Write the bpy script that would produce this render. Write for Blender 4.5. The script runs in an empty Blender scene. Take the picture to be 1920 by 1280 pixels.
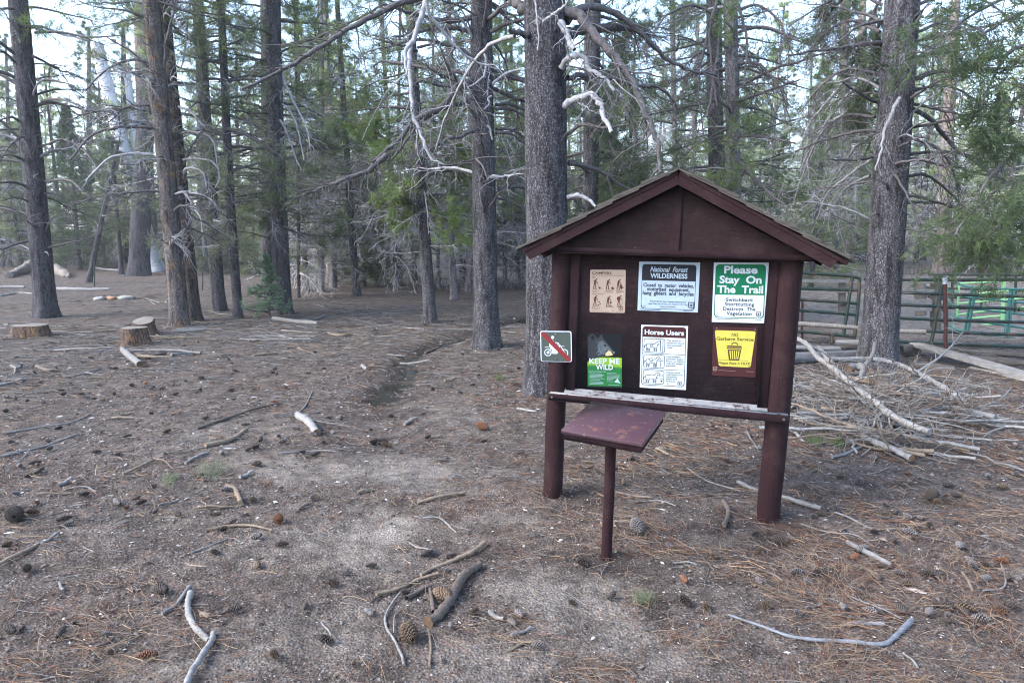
import bpy, math, random
import numpy as np
from mathutils import Vector, Matrix, Euler

# ------------------------------------------------------------ camera, world, sun, exposure
C = bpy.context.scene.collection
scene = bpy.context.scene
CAM_H, PITCH, FPX = 1.55, math.radians(8.2), 1280.0
cam_d = bpy.data.cameras.new("camera"); cam_d.lens = 24.0; cam_d.sensor_width = 36.0; cam_d.sensor_fit = 'HORIZONTAL'
cam_d.clip_start = 0.05; cam_d.clip_end = 1500
cam = bpy.data.objects.new("camera", cam_d); C.objects.link(cam)
cam.location = (0, 0, CAM_H); cam.rotation_euler = (math.pi/2 - PITCH, 0, 0)
scene.camera = cam
SUN_EL, SUN_AZ = math.radians(38), math.radians(-112)     # azimuth from +Y (view direction) towards +X
world = bpy.data.worlds.new("World"); scene.world = world; world.use_nodes = True
wn = world.node_tree.nodes; wl = world.node_tree.links
sky = wn.new('ShaderNodeTexSky'); sky.sky_type = 'NISHITA'; sky.sun_disc = False
sky.sun_elevation = SUN_EL; sky.sun_rotation = SUN_AZ; sky.air_density = 1.0; sky.dust_density = 1.6; sky.ozone_density = 0.8
bg = wn['Background']; bg.inputs[1].default_value = 0.15
wl.new(sky.outputs[0], bg.inputs[0])
sun_d = bpy.data.lights.new("sun", 'SUN'); sun_d.energy = 1.1; sun_d.angle = math.radians(32); sun_d.color = (0.96, 0.98, 1.0)
sun = bpy.data.objects.new("sun", sun_d); C.objects.link(sun)
sdir = Vector((math.sin(SUN_AZ)*math.cos(SUN_EL), math.cos(SUN_AZ)*math.cos(SUN_EL), math.sin(SUN_EL)))
sun.rotation_euler = (-sdir).to_track_quat('-Z', 'Y').to_euler()
scene.view_settings.view_transform = 'Standard'; scene.view_settings.look = 'None'
scene.view_settings.exposure = 2.42; scene.view_settings.gamma = 1.0
cy = scene.cycles
cy.max_bounces = 6; cy.diffuse_bounces = 4; cy.glossy_bounces = 2; cy.transmission_bounces = 4; cy.transparent_max_bounces = 6
cy.filter_width = 1.1; cy.use_denoising = True; cy.caustics_reflective = False; cy.caustics_refractive = False

# ------------------------------------------------------------ pixel helpers (1920 x 1280 photograph)
cp, sp = math.cos(PITCH), math.sin(PITCH)
def ray(u, v):
    x = (u-960)/FPX; y = -(v-640)/FPX
    return np.array((x, cp + y*sp, -sp + y*cp))
def at_depth(u, v, Y):                 # point of the pixel's ray at distance Y ahead of the camera
    d = ray(u, v); return np.array((0, 0, CAM_H)) + d*(Y/d[1])

# ------------------------------------------------------------ noise and terrain
def hash2(ix, iy, s):
    h = (ix.astype(np.int64)*374761393 + iy.astype(np.int64)*668265263 + s*974711) & 0x7fffffff
    h = ((h ^ (h >> 13))*1274126177) & 0x7fffffff
    return ((h ^ (h >> 16)) & 0xffff)/65535.0
def vnoise(x, y, s=0):
    ix, iy = np.floor(x), np.floor(y); fx, fy = x-ix, y-iy
    fx = fx*fx*(3-2*fx); fy = fy*fy*(3-2*fy)
    a, b, c, d = hash2(ix, iy, s), hash2(ix+1, iy, s), hash2(ix, iy+1, s), hash2(ix+1, iy+1, s)
    return (a*(1-fx)+b*fx)*(1-fy) + (c*(1-fx)+d*fx)*fy
def fbm(x, y, s=0, o=4):
    r = 0; a = .5
    for k in range(o):
        r = r + a*vnoise(x, y, s+k*17); x, y, a = x*2.03, y*2.03, a*.5
    return r
def flat(u, v):
    d = ray(u, v); k = -CAM_H/d[2]; return d[0]*k, d[1]*k
STREAM = np.array([flat(*p) for p in [(672,778),(700,755),(735,722),(768,694),(752,674),(800,652),(850,634),(885,624),(940,606),(1000,592),(1060,584)]])
def poly_dist(x, y, P):
    best = np.full(np.shape(x), 1e9)
    for a, b in zip(P[:-1], P[1:]):
        d = b-a; t = np.clip(((x-a[0])*d[0]+(y-a[1])*d[1])/(d@d), 0, 1)
        best = np.minimum(best, np.hypot(x-a[0]-t*d[0], y-a[1]-t*d[1]))
    return best
MOUNDS = []
def Hn(x, y):
    x = np.asarray(x, float); y = np.asarray(y, float)
    r = np.hypot(x, y)
    z = (fbm(x*.55, y*.55, 3, 3)-.44)*.09 + (fbm(x*2.4, y*2.4, 9, 3)-.44)*.03
    z = z*np.clip((r-1)/2, .3, 1)
    s = poly_dist(x, y, STREAM); z = z+np.exp(-(s/.5)**2)*(fbm(x*5.5, y*5.5, 91, 3)-.45)*.07; wv = .13 + .17*vnoise(x*1.9, y*1.9, 4)
    z = z - .06*np.exp(-(s/wv)**2)*np.clip((y-6.0)/.8, 0, 1)
    z = z - .02*np.exp(-(s/.8)**2)
    hr = np.maximum(0, y-34)*(.35+.65*np.clip(np.abs(x+1)/16, 0, 1)); z = z + 5.5*(1-np.exp(-hr*.075/5.5))
    rr = np.maximum(0, y-13)*np.clip((x-5)/8, 0, 1); z = z + 1.5*(1-np.exp(-rr*.05/1.5))
    for mx, my, mr, mh in MOUNDS:
        z = z + mh*np.exp(-((x-mx)**2+(y-my)**2)/mr**2)
    return z
def Hz(x, y): return float(Hn(np.array([x]), np.array([y]))[0])
def G(u, v):                           # where the pixel's ray meets the ground
    d = ray(u, v); x, y = (d[:2]*(-CAM_H/d[2]) if d[2] < -.012 else d[:2]*60/d[1])
    z = 0
    for _ in range(12):
        z = .5*z + .5*Hz(x, y)
        k = (z-CAM_H)/min(d[2], -.012); x, y = d[0]*k, d[1]*k
    return np.array((x, y, Hz(x, y)))

# ------------------------------------------------------------ mesh building
class MB:
    def __init__(s): s.v, s.q, s.t, s.n, s.qm, s.tm, s.ng = [], [], [], 0, [], [], []
    def add(s, v, quads=None, tris=None, m=0):
        v = np.asarray(v, float).reshape(-1, 3)
        if quads is not None and len(quads): q = np.asarray(quads, int).reshape(-1, 4)+s.n; s.q.append(q); s.qm.append(np.full(len(q), m))
        if tris is not None and len(tris): t = np.asarray(tris, int).reshape(-1, 3)+s.n; s.t.append(t); s.tm.append(np.full(len(t), m))
        s.v.append(v); s.n += len(v); return s
    def ngon(s, pts, m=0):
        s.ng.append((np.arange(len(pts))+s.n, m)); s.v.append(np.asarray(pts, float)); s.n += len(pts); return s
    def box(s, lo, hi, m=0, M=None, bev=0):
        (a, b, c), (d, e, f) = lo, hi
        if bev <= 0:
            v = np.array([(x, y, z) for z in (c, f) for y in (b, e) for x in (a, d)], float)
            F = [(0,2,3,1),(4,5,7,6),(0,1,5,4),(2,6,7,3),(0,4,6,2),(1,3,7,5)]
            if M is not None: v = v@np.array(M.to_3x3()).T + np.array(M.translation)
            return s.add(v, F, m=m)
        bev = min(bev, .45*min(d-a, e-b, f-c))     # chamfered box
        v = []; idx = {}
        for sx, X, dx in ((0, a, bev), (1, d, -bev)):
            for sy, Y, dy in ((0, b, bev), (1, e, -bev)):
                for sz, Z, dz in ((0, c, bev), (1, f, -bev)):
                    for ax in range(3):
                        idx[sx, sy, sz, ax] = len(v)
                        v.append((X if ax == 0 else X+dx, Y if ax == 1 else Y+dy, Z if ax == 2 else Z+dz))
        Q, T = [], []
        i = lambda x, y, z, ax: idx[x, y, z, ax]
        for k in (0, 1):
            for ax, f4 in ((0, [(k,0,0),(k,1,0),(k,1,1),(k,0,1)]), (1, [(0,k,0),(0,k,1),(1,k,1),(1,k,0)]), (2, [(0,0,k),(1,0,k),(1,1,k),(0,1,k)])):
                q = [i(*p, ax) for p in f4]; Q.append(q if k else q[::-1])
        for p in (0, 1):
            for r in (0, 1):
                Q.append([i(0,p,r,1), i(1,p,r,1), i(1,p,r,2), i(0,p,r,2)]); Q.append([i(p,0,r,0), i(p,1,r,0), i(p,1,r,2), i(p,0,r,2)]); Q.append([i(p,r,0,0), i(p,r,1,0), i(p,r,1,1), i(p,r,0,1)])
                for w in (0, 1): T.append([i(p,r,w,0), i(p,r,w,1), i(p,r,w,2)])
        v = np.array(v)
        if M is not None: v = v@np.array(M.to_3x3()).T + np.array(M.translation)
        return s.add(v, Q, T, m)
    def tubes(s, P, R, k=5, m=0, caps=False):
        P = np.asarray(P, float); R = np.asarray(R, float)
        if P.ndim == 2: P = P[None]; R = R[None]
        N, Mn, _ = P.shape
        T = np.gradient(P, axis=1); T /= np.linalg.norm(T, axis=2, keepdims=True)+1e-9
        mean = T.mean(1); ref = np.where(np.abs(mean[:, 2:3]) < .75, np.array([[0, 0, 1.]]), np.array([[1., 0, 0]]))[:, None, :]
        n1 = np.cross(T, np.broadcast_to(ref, T.shape)); n1 /= np.linalg.norm(n1, axis=2, keepdims=True)+1e-9
        n2 = np.cross(T, n1); a = np.arange(k)*2*math.pi/k
        V = P[:, :, None, :] + R[:, :, None, None]*(np.cos(a)[None, None, :, None]*n1[:, :, None, :]+np.sin(a)[None, None, :, None]*n2[:, :, None, :])
        b = np.arange(N)[:, None, None]*Mn*k + np.arange(Mn-1)[None, :, None]*k
        j = np.arange(k)[None, None, :]; j2 = (j+1) % k
        Q = np.stack([b+j, b+k+j, b+k+j2, b+j2], -1).reshape(-1, 4)
        s.add(V.reshape(-1, 3), Q, m=m)
        if caps:
            for n in range(N):
                s.ngon(V[n, 0][::1], caps-1 if caps is not True else m); s.ngon(V[n, -1][::-1], caps-1 if caps is not True else m)
        return s
    def build(s, name, mats, parent=None, smooth=True, attrs=None, link=True):
        me = bpy.data.meshes.new(name)
        v = np.concatenate(s.v).astype(np.float32)
        loops, starts, mi, off = [], [], [], 0
        for A, B, w in ((s.q, s.qm, 4), (s.t, s.tm, 3)):
            if A:
                f = np.concatenate(A); loops.append(f.ravel()); starts.append(off+np.arange(len(f))*w); off += f.size; mi.append(np.concatenate(B))
        for f, m in s.ng:
            loops.append(f); starts.append(np.array([off])); off += len(f); mi.append(np.array([m]))
        L = np.concatenate(loops).astype(np.int32); S = np.concatenate(starts).astype(np.int32); MI = np.concatenate(mi).astype(np.int32)
        me.vertices.add(len(v)); me.vertices.foreach_set('co', v.ravel())
        me.loops.add(len(L)); me.loops.foreach_set('vertex_index', L)
        me.polygons.add(len(S)); me.polygons.foreach_set('loop_start', S)
        me.polygons.foreach_set('material_index', MI)
        if smooth: me.polygons.foreach_set('use_smooth', np.ones(len(S), bool))
        for m in (mats if isinstance(mats, (list, tuple)) else [mats]): me.materials.append(m)
        if attrs:
            for an, av in attrs.items():
                at = me.attributes.new(an, 'FLOAT', 'POINT'); at.data.foreach_set('value', np.asarray(av, np.float32))
        me.update(calc_edges=True); me.validate()
        return link_mesh(name, me, parent) if link else me
def link_mesh(name, me, parent=None):
    o = bpy.data.objects.new(name, me); C.objects.link(o)
    if parent is not None: o.parent = parent
    return o
def tag(o, label=None, cat=None, group=None, kind=None):
    for k, val in (('label', label), ('category', cat), ('group', group), ('kind', kind)):
        if val: o[k] = val
    return o
def thing(name, label, cat, loc=(0, 0, 0), rot=None, group=None):
    o = bpy.data.objects.new(name, None); C.objects.link(o); o.empty_display_size = .1
    o.location = loc
    if rot is not None:
        o.rotation_mode = 'QUATERNION'; o.rotation_quaternion = rot
    return tag(o, label, cat, group)
def rng(seed): return np.random.default_rng(seed)
def smooth_path(pts, n):
    pts = np.asarray(pts, float)
    if len(pts) == 2: return pts[0]+(pts[1]-pts[0])*np.linspace(0, 1, n)[:, None]
    P = np.vstack([2*pts[0]-pts[1], pts, 2*pts[-1]-pts[-2]])
    d = np.r_[0, np.cumsum(np.linalg.norm(np.diff(pts, axis=0), axis=1))]; d /= d[-1]
    out = []
    for t in np.linspace(0, 1, n):
        i = min(len(pts)-2, max(0, int(np.searchsorted(d, t, 'right')-1))); f = (t-d[i])/(d[i+1]-d[i]+1e-9)
        a, b, c, e = P[i], P[i+1], P[i+2], P[i+3]
        out.append(.5*(2*b+(c-a)*f+(2*a-5*b+4*c-e)*f*f+(3*b-a-3*c+e)*f**3))
    return np.array(out)

# ------------------------------------------------------------ materials
class NB:
    def __init__(s, name, rough=.8, spec=.3):
        s.mat = bpy.data.materials.new(name); s.mat.use_nodes = True; s.nt = s.mat.node_tree
        s.b = s.nt.nodes['Principled BSDF']; s.b.inputs['Roughness'].default_value = rough; s.b.inputs['Specular IOR Level'].default_value = spec
    def n(s, t, ins=None, **props):
        nd = s.nt.nodes.new('ShaderNode'+t)
        for k, v in props.items(): setattr(nd, k, v)
        for k, v in (ins or {}).items(): s.set(nd.inputs[k], v)
        return nd
    def set(s, sock, v):
        if hasattr(v, 'is_linked') or isinstance(v, bpy.types.NodeSocket): s.nt.links.new(v, sock)
        else: sock.default_value = v
    def coord(s, kind='Object', scale=(1, 1, 1)):
        tc = s.n('TexCoord'); mp = s.n('Mapping', {0: tc.outputs[kind]}); mp.inputs['Scale'].default_value = scale
        return mp.outputs[0]
    def noise(s, co, scale, detail=4, rough=.6, out=0): return s.n('TexNoise', {'Vector': co, 'Scale': scale, 'Detail': detail, 'Roughness': rough}).outputs[out]
    def voro(s, co, scale, out='Color', feature='F1'): return s.n('TexVoronoi', {'Vector': co, 'Scale': scale}, feature=feature).outputs[out]
    def ramp(s, fac, stops):
        r = s.n('ValToRGB', {0: fac}); e = r.color_ramp.elements
        while len(e) < len(stops): e.new(.5)
        for el, (p, c) in zip(e, stops): el.position = p; el.color = (*c, 1) if len(c) == 3 else c
        return r.outputs[0]
    def mix(s, fac, a, b, mode='MIX'):
        m = s.n('Mix', data_type='RGBA', blend_type=mode)
        for i, v in ((0, fac), (6, a), (7, b)):
            if isinstance(v, tuple) and len(v) == 3: v = (*v, 1)
            s.set(m.inputs[i], v)
        return m.outputs[2]
    def math(s, op, a, b=0.0, clamp=False):
        m = s.n('Math', {0: a, 1: b}, operation=op, use_clamp=clamp); return m.outputs[0]
    def attr(s, name): return s.n('Attribute', attribute_name=name).outputs['Fac']
    def rnd(s): return s.n('ObjectInfo').outputs['Random']
    def bump(s, h, strength=.5, dist=.01):
        b = s.n('Bump', {'Strength': strength, 'Distance': dist, 'Height': h}); s.nt.links.new(b.outputs[0], s.b.inputs['Normal']); return b
    def col(s, c): s.set(s.b.inputs['Base Color'], (*c, 1) if isinstance(c, tuple) and len(c) == 3 else c); return s
def g3(v, t=(1, 1, 1)): return (v*t[0], v*t[1], v*t[2])
def plain(name, c, rough=.6, spec=.3, metal=0):
    b = NB(name, rough, spec); b.b.inputs['Metallic'].default_value = metal
    co = b.coord('Object'); nz = b.noise(co, 38, 5)
    b.col(b.mix(nz, tuple(x*.82 for x in c), tuple(min(1, x*1.12) for x in c))); return b.mat

# ------------------------------------------------------------ the ground
def ellipse_mask(x, y, px, ru, rv, soft=.5):     # patch named by its middle in the picture, radii in metres
    cx, cy_ = flat(*px); d = np.hypot((x-cx)/ru, (y-cy_)/rv) + (fbm(x*3.1, y*3.1, 21, 4)-.47)*1.3
    return np.clip((1-d)/soft, 0, 1)
def masks(x, y):
    sand = np.zeros_like(x)
    for p, a, b, w in [((760,880),.75,.45,1),((640,890),.55,.35,.8),((700,1000),.33,.6,.95),((560,1010),.5,.6,.55),((500,870),.6,.4,.7),((900,900),.5,.5,.5),((830,770),.7,.9,.45),((1080,1130),.45,.35,.6),((900,1240),.5,.2,.55),((1200,1200),.4,.25,.5),((650,1180),.5,.35,.45),((400,1240),.5,.2,.4),((480,810),.9,.8,.45),((950,980),.3,.35,.5)]:
        sand = np.maximum(sand, w*ellipse_mask(x, y, p, a, b, .8))
    s = poly_dist(x, y, STREAM)
    damp = np.clip(1.35-s/(.22+.36*fbm(x*2.2, y*2.2, 5, 3)), 0, 1)*np.clip((y-5.9)/1.6, 0, 1)  # wet soil along the stream; painted contact shade joins this mask below
    damp = np.maximum(damp, .85*ellipse_mask(x, y, (720,775), .5, .35, .6))
    damp = np.maximum(damp, .55*ellipse_mask(x, y, (640,845), .7, .3, .8))
    for p, a, b, w in [((1070,930),.34,.24,1),((1170,1062),.42,.2,.95),((1440,978),.34,.24,.95),((1480,1010),.25,.2,.7),((1640,800),1.2,.9,.6),((1650,690),1.2,.5,.5),((760,1190),.3,.25,.5),((560,1130),.4,.35,.45),((1860,670),2.2,.5,.8),((1560,645),1.6,.5,.6)]:  # dark duff plus painted contact shade at post feet; remaining patches just darker
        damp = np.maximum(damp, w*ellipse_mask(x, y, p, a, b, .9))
    pen = np.clip((y-9.6)/2, 0, 1)*np.clip((x-4.5)/2, 0, 1)*np.clip((60-y)/20, 0, 1); sand = np.maximum(sand, pen*(.6+.6*fbm(x*.7, y*.7, 33, 3)))
    rust = np.clip((fbm(x*1.1, y*1.1, 31, 4)-.44)*3.4 + .25*np.clip((x-.2)/1.0, 0, 1), 0, 1)*(1-.8*np.clip(sand, 0, 1))
    return np.clip(sand, 0, 1), np.clip(damp, 0, 1), np.clip(rust, 0, 1)
def make_ground():
    rr = np.r_[np.geomspace(.35, 60, 520), np.geomspace(60, 600, 40)[1:]]
    aa = np.radians(np.r_[np.linspace(-66, 66, 860), np.linspace(66, 294, 70)[1:-1]])
    A, R = np.meshgrid(aa, rr); x, y = R*np.sin(A), R*np.cos(A)
    z = Hn(x.ravel(), y.ravel()).reshape(x.shape)
    near = np.clip(1.4-R/16, 0, 1)
    z = z + near*((fbm(x*11, y*11, 41, 4)-.46)*.022 + (vnoise(x*42, y*42, 77)-.5)*.008)
    k = len(aa); n = len(rr)
    b = np.arange(n-1)[:, None]*k; j = np.arange(k)[None]; j2 = (j+1) % k
    Q = np.stack([b+j, b+j2, b+k+j2, b+k+j], -1).reshape(-1, 4)
    m = MB(); m.add(np.stack([x, y, z], -1), Q)
    c = m.n; m.add([(0, 0, z[0].mean())], tris=[(0, 0, 0)][:0])
    m.t.append(np.stack([np.full(k, c), (np.arange(k)+1) % k, np.arange(k)], -1)); m.tm.append(np.zeros(k))
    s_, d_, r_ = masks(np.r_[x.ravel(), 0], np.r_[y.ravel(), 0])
    B = NB('forest_floor', .95, .15)
    co = B.coord('Object'); at = B.attr
    big = B.noise(co, 1.3, 5, .6); fine = B.noise(co, 26, 6, .7)
    soil = B.mix(big, (.052, .040, .033), (.150, .121, .101))
    soil = B.mix(B.math('MULTIPLY', at('rust'), .75), soil, (.075, .047, .036))
    soil = B.mix(at('sand'), soil, (.46, .40, .34))
    cell = B.n('TexVoronoi', {'Vector': co, 'Scale': 75.0}); cs = B.n('SeparateColor', {0: cell.outputs['Color']})
    grit = B.ramp(cs.outputs[0], [(0, (.012, .009, .009)), (.25, (.032, .025, .023)), (.5, (.075, .062, .057)), (.76, (.125, .108, .10)), (.94, (.19, .168, .15)), (1, (.34, .32, .30))])
    cell2 = B.n('TexVoronoi', {'Vector': co, 'Scale': 160.0}); cs2 = B.n('SeparateColor', {0: cell2.outputs['Color']})
    grit2 = B.ramp(cs2.outputs[1], [(0, (.014, .011, .010)), (.4, (.06, .048, .043)), (.78, (.125, .103, .088)), (1, (.32, .295, .27))])
    base = B.mix(.5, soil, grit); base = B.mix(.34, base, grit2)
    # wind-laid needle fibres: stretched noise in two directions
    for rot, sc in ((.35, 1), (-.5, 1.3)):
        tc = B.n('TexCoord'); mp = B.n('Mapping', {0: tc.outputs['Object']}); mp.inputs['Rotation'].default_value = (0, 0, rot); mp.inputs['Scale'].default_value = (9*sc, 95*sc, 9)
        f = B.noise(mp.outputs[0], 1.6, 3, .6)
        f = B.math('MULTIPLY', B.ramp(f, [(.56, (0, 0, 0)), (.66, (1, 1, 1))]), B.math('SUBTRACT', .6, B.math('MULTIPLY', at('sand'), .45)))
        base = B.mix(f, base, (.135, .088, .06))
    base = B.mix(B.math('MULTIPLY', at('damp'), .86), base, B.mix(fine, (.024, .018, .016), (.062, .048, .042)))  # wet soil, and the contact shade painted into the ground round the posts
    dark = B.ramp(B.noise(co, 5.5, 6, .72), [(.38, (.36, .35, .35)), (.60, (1.1, 1.1, 1.1))])
    base = B.mix(.8, base, dark, 'MULTIPLY')
    B.col(base)
    h = B.math('ADD', B.math('MULTIPLY', fine, 1.0), B.math('MULTIPLY', cell.outputs['Distance'], .9)); h = B.math('ADD', h, B.math('MULTIPLY', cs2.outputs[0], .35))
    B.bump(h, .75, .012)
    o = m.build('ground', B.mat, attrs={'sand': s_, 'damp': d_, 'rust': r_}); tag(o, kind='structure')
    # water lying in the little channel
    p = smooth_path(np.c_[STREAM, np.zeros(len(STREAM))], 90)[:, :2]; t = np.gradient(p, axis=0); t /= np.linalg.norm(t, axis=1)[:, None]; nrm = np.c_[-t[:, 1], t[:, 0]]
    m = MB(); w = .42
    zz = np.array([Hz(*q) for q in p]); zz = np.convolve(np.pad(zz, 12, 'edge'), np.ones(25)/25, 'valid')+.014
    zz = zz-.035*np.clip(1-(p[:, 1]-6.2)/1.1, 0, 1)
    L = np.c_[p+nrm*w, zz]; Rr = np.c_[p-nrm*w, zz]
    i = np.arange(len(p)-1)
    m.add(np.stack([L, Rr], 1), np.stack([2*i, 2*i+1, 2*i+3, 2*i+2], -1))
    W = NB('stream_water', .06, .5); W.col((.020, .018, .015)); W.b.inputs['Transmission Weight'].default_value = .0
    W.bump(W.noise(W.coord('Object'), 16, 3), .12, .01)
    o = m.build('water', W.mat); tag(o, kind='structure')
make_ground()

# ------------------------------------------------------------ notice board shelter
def painted(name, c, worn=.25, scale=(3, 3, 30), rough=.62):
    B = NB(name, rough+.15, .12); co = B.coord('Object', scale); o2 = B.coord('Object')
    gr = B.noise(co, 4, 5, .65); pt = B.noise(o2, 9, 4, .6)
    base = B.mix(gr, tuple(x*.5 for x in c), tuple(x*1.6 for x in c)); crk = B.ramp(B.noise(co, 1.3, 6, .75), [(.60, (1, 1, 1)), (.63, (.25, .25, .25)), (.66, (1, 1, 1))]); base = B.mix(.7, base, crk, 'MULTIPLY')
    base = B.mix(B.math('MULTIPLY', B.ramp(pt, [(.5, (0, 0, 0)), (.72, (1, 1, 1))]), worn), base, (.11, .075, .07))
    sp_ = B.ramp(B.noise(o2, 150, 2, .5), [(.70, (0, 0, 0)), (.76, (1, 1, 1))])
    base = B.mix(B.math('MULTIPLY', sp_, .5), base, (.20, .165, .155))
    B.col(base); B.bump(gr, .55, .005); return B.mat
M_PAINT = painted('brown_stained_wood', (.0155, .0062, .0078), .10, (28, 28, 2.5))
M_PAINT_H = painted('brown_stained_wood_flat', (.0155, .0061, .0077), .10, (2.5, 28, 28))
M_PANEL = painted('brown_plywood', (.0135, .0064, .0072), .12, (2.2, 20, 24), .55)
def weathered(name, c, sc=(3, 40, 40), chips=None):
    B = NB(name, .9, .2); co = B.coord('Object', sc); o2 = B.coord('Object')
    gr = B.noise(co, 2.2, 6, .7); base = B.ramp(gr, [(.25, g3(.35, c)), (.5, g3(.8, c)), (.72, g3(1.25, c))])
    st = B.ramp(B.noise(o2, 6, 4), [(.45, (0, 0, 0)), (.7, (1, 1, 1))])
    base = B.mix(B.math('MULTIPLY', st, .45), base, g3(.4, c))
    if chips: base = B.mix(B.ramp(B.noise(o2, 22, 6, .7), [(.38, (1, 1, 1)), (.47, (0, 0, 0))]), base, chips)
    B.col(base); B.bump(gr, .6, .004); return B.mat
M_GREY = weathered('grey_weathered_board', (.30, .285, .27))
M_SHAKE = weathered('old_shake', (.072, .063, .056))
M_LEDGE = weathered('flaking_paint_board', (.22, .22, .23), (4, 30, 30), (.045, .022, .024))
M_STEEL = plain('galvanised_bolt', (.20, .19, .19), .4, .5, .8)

pl, pr = np.r_[flat(1036, 930), 0], np.r_[flat(1440, 973), 0]
ex = (pr-pl)/np.linalg.norm(pr-pl); yaw = math.atan2(ex[1], ex[0]); HALF = float(np.linalg.norm(pr-pl)/2)
mid = (pl+pr)/2
KM = Matrix.Translation((mid[0], mid[1], 0)) @ Matrix.Rotation(yaw, 4, 'Z') @ Matrix.Rotation(math.radians(1.75), 4, 'Y')
KI = KM.inverted()
def K(u, v, y=0.0):                    # local (x, z) on the board's plane y
    o = KI @ Vector((0, 0, CAM_H)); d = KI.to_3x3() @ Vector(ray(u, v)); k = (y-o.y)/d.y
    p = o+d*k; return p.x, p.z
kiosk = thing('notice_board', 'brown stained wooden notice board shelter with shake gable roof on two round posts', 'notice board', (mid[0], mid[1], 0), KM.to_quaternion())
MOUNDS += [(float(pl[0]), float(pl[1])-.05, .28, .0), (float(pr[0]), float(pr[1]), .3, .0)]
zb = K(1270, 476, -.07)[1]; zs = K(1255, 762, -.08)[1]
ap = K(1272.3, 327, -.165); el = K(983, 473.5, -.165); er = K(1571.5, 489, -.165)
print('kiosk', HALF, yaw, zb, zs, ap, el, er)
for s, r in ((-1, .059), (1, .063)):
    m = MB(); zz = np.linspace(-.12, zb+.10, 14); a = rng(5+s)
    P = np.c_[s*HALF+a.normal(0, .0012, 14), a.normal(0, .0012, 14), zz]; m.tubes(P, np.full(14, r), 28)
    m.ngon([(s*HALF+r*math.cos(t), r*math.sin(t), zb+.10) for t in np.linspace(0, 2*math.pi, 28, endpoint=False)])
    o = m.build('post', M_PAINT, kiosk)
xi = HALF-.045
m = MB(); m.box((-xi, -.009, zs-.01), (xi, .009, zb+.01), bev=.002); m.build('backing_panel', M_PANEL, kiosk)
for s in (-1, 1):
    m = MB(); x0, x1 = sorted((s*(HALF-.06), s*(HALF-.112))); m.box((x0, -.032, zs+.004), (x1, -.0092, zb-.02), bev=.003); m.build('batten', M_PAINT, kiosk)
x0 = K(1029, 468, -.1)[0]; x1 = K(1524, 475, -.1)[0]
m = MB(); m.box((x0, -.115, zb-.016), (x1, -.066, zb+.018), bev=.004); m.build('cross_beam', M_PAINT_H, kiosk)
m = MB(); m.box((x0+.05, .066, zb-.016), (x1-.03, .11, zb+.018), bev=.004); m.build('cross_beam', M_PAINT_H, kiosk)
# front ledge: flaking top board
x0 = K(1029, 746, -.1)[0]; x1 = K(1479, 780, -.1)[0]
m = MB(); m.box((x0, -.112, zs-.024), (x1, -.066, zs+.018), bev=.004); ledge = m.build('ledge', M_PAINT_H, kiosk)
m = MB(); A = [(-.0655, zs-.02), (-.0095, zs-.02), (-.0095, zs+.040), (-.0655, zs+.016)]; P0 = [(-HALF+.056, *p) for p in A]; P1 = [(HALF-.058, *p) for p in A]; m.ngon(P0); m.ngon(P1[::-1])
for i in range(4): m.ngon([P0[i], P1[i], P1[(i+1) % 4], P0[(i+1) % 4]])
m.build('ledge_top', M_LEDGE, ledge, False)
m = MB(); m.box((x0+.004, -.108, zs+.0185), (x1-.004, -.068, zs+.0215)); m.build('ledge_top', M_LEDGE, ledge)
for s in (-1, 1):
    m = MB(); xx = x0+.02 if s < 0 else x1-.025
    m.tubes([[(xx, -.1125, zs-.003), (xx, -.1165, zs-.003)]], [[.007, .006]], 10); m.ngon([(xx+.006*math.cos(t), -.1166, zs-.003+.006*math.sin(t)) for t in np.linspace(0, 2*math.pi, 10, endpoint=False)]); m.build('bolt', M_STEEL, ledge)
# gable
def prism(m, pts, y0, y1, mm=0):
    pts = [p for p in pts]; n = len(pts)
    A = [(p[0], y0, p[1]) for p in pts]; B_ = [(p[0], y1, p[1]) for p in pts]
    m.ngon(A[::-1], mm); m.ngon(B_, mm)
    for i in range(n):
        j = (i+1) % n; m.ngon([A[i], A[j], B_[j], B_[i]], mm)
    return m
sl = (ap[1]-el[1])/(ap[0]-el[0]); sr = (ap[1]-er[1])/(er[0]-ap[0])
def roof_z(x, d=0): return ap[1]-d-(sl*(ap[0]-x) if x < ap[0] else sr*(x-ap[0]))
gx0, gx1 = -HALF-.02, HALF+.04
m = MB(); prism(m, [(gx0, zb+.012), (gx1, zb+.012), (gx1, roof_z(gx1, .06)), (ap[0], ap[1]-.06), (gx0, roof_z(gx0, .06))], -.062, -.04); m.build('gable_board', M_PANEL, kiosk, False)
m = MB(); cx = ap[0]; prism(m, [(cx-.03, zb+.019), (cx+.022, zb+.019), (cx+.022, ap[1]-.07), (cx-.03, ap[1]-.07)], -.075, -.0625); m.build('gable_stile', M_PAINT, kiosk, False)
m = MB(); prism(m, [(gx0, zb-.0), (gx1, zb-.0), (gx1, roof_z(gx1, .06)), (ap[0], ap[1]-.06), (gx0, roof_z(gx0, .06))], .13, .15); m.build('gable_board', M_PANEL, kiosk, False)
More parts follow.
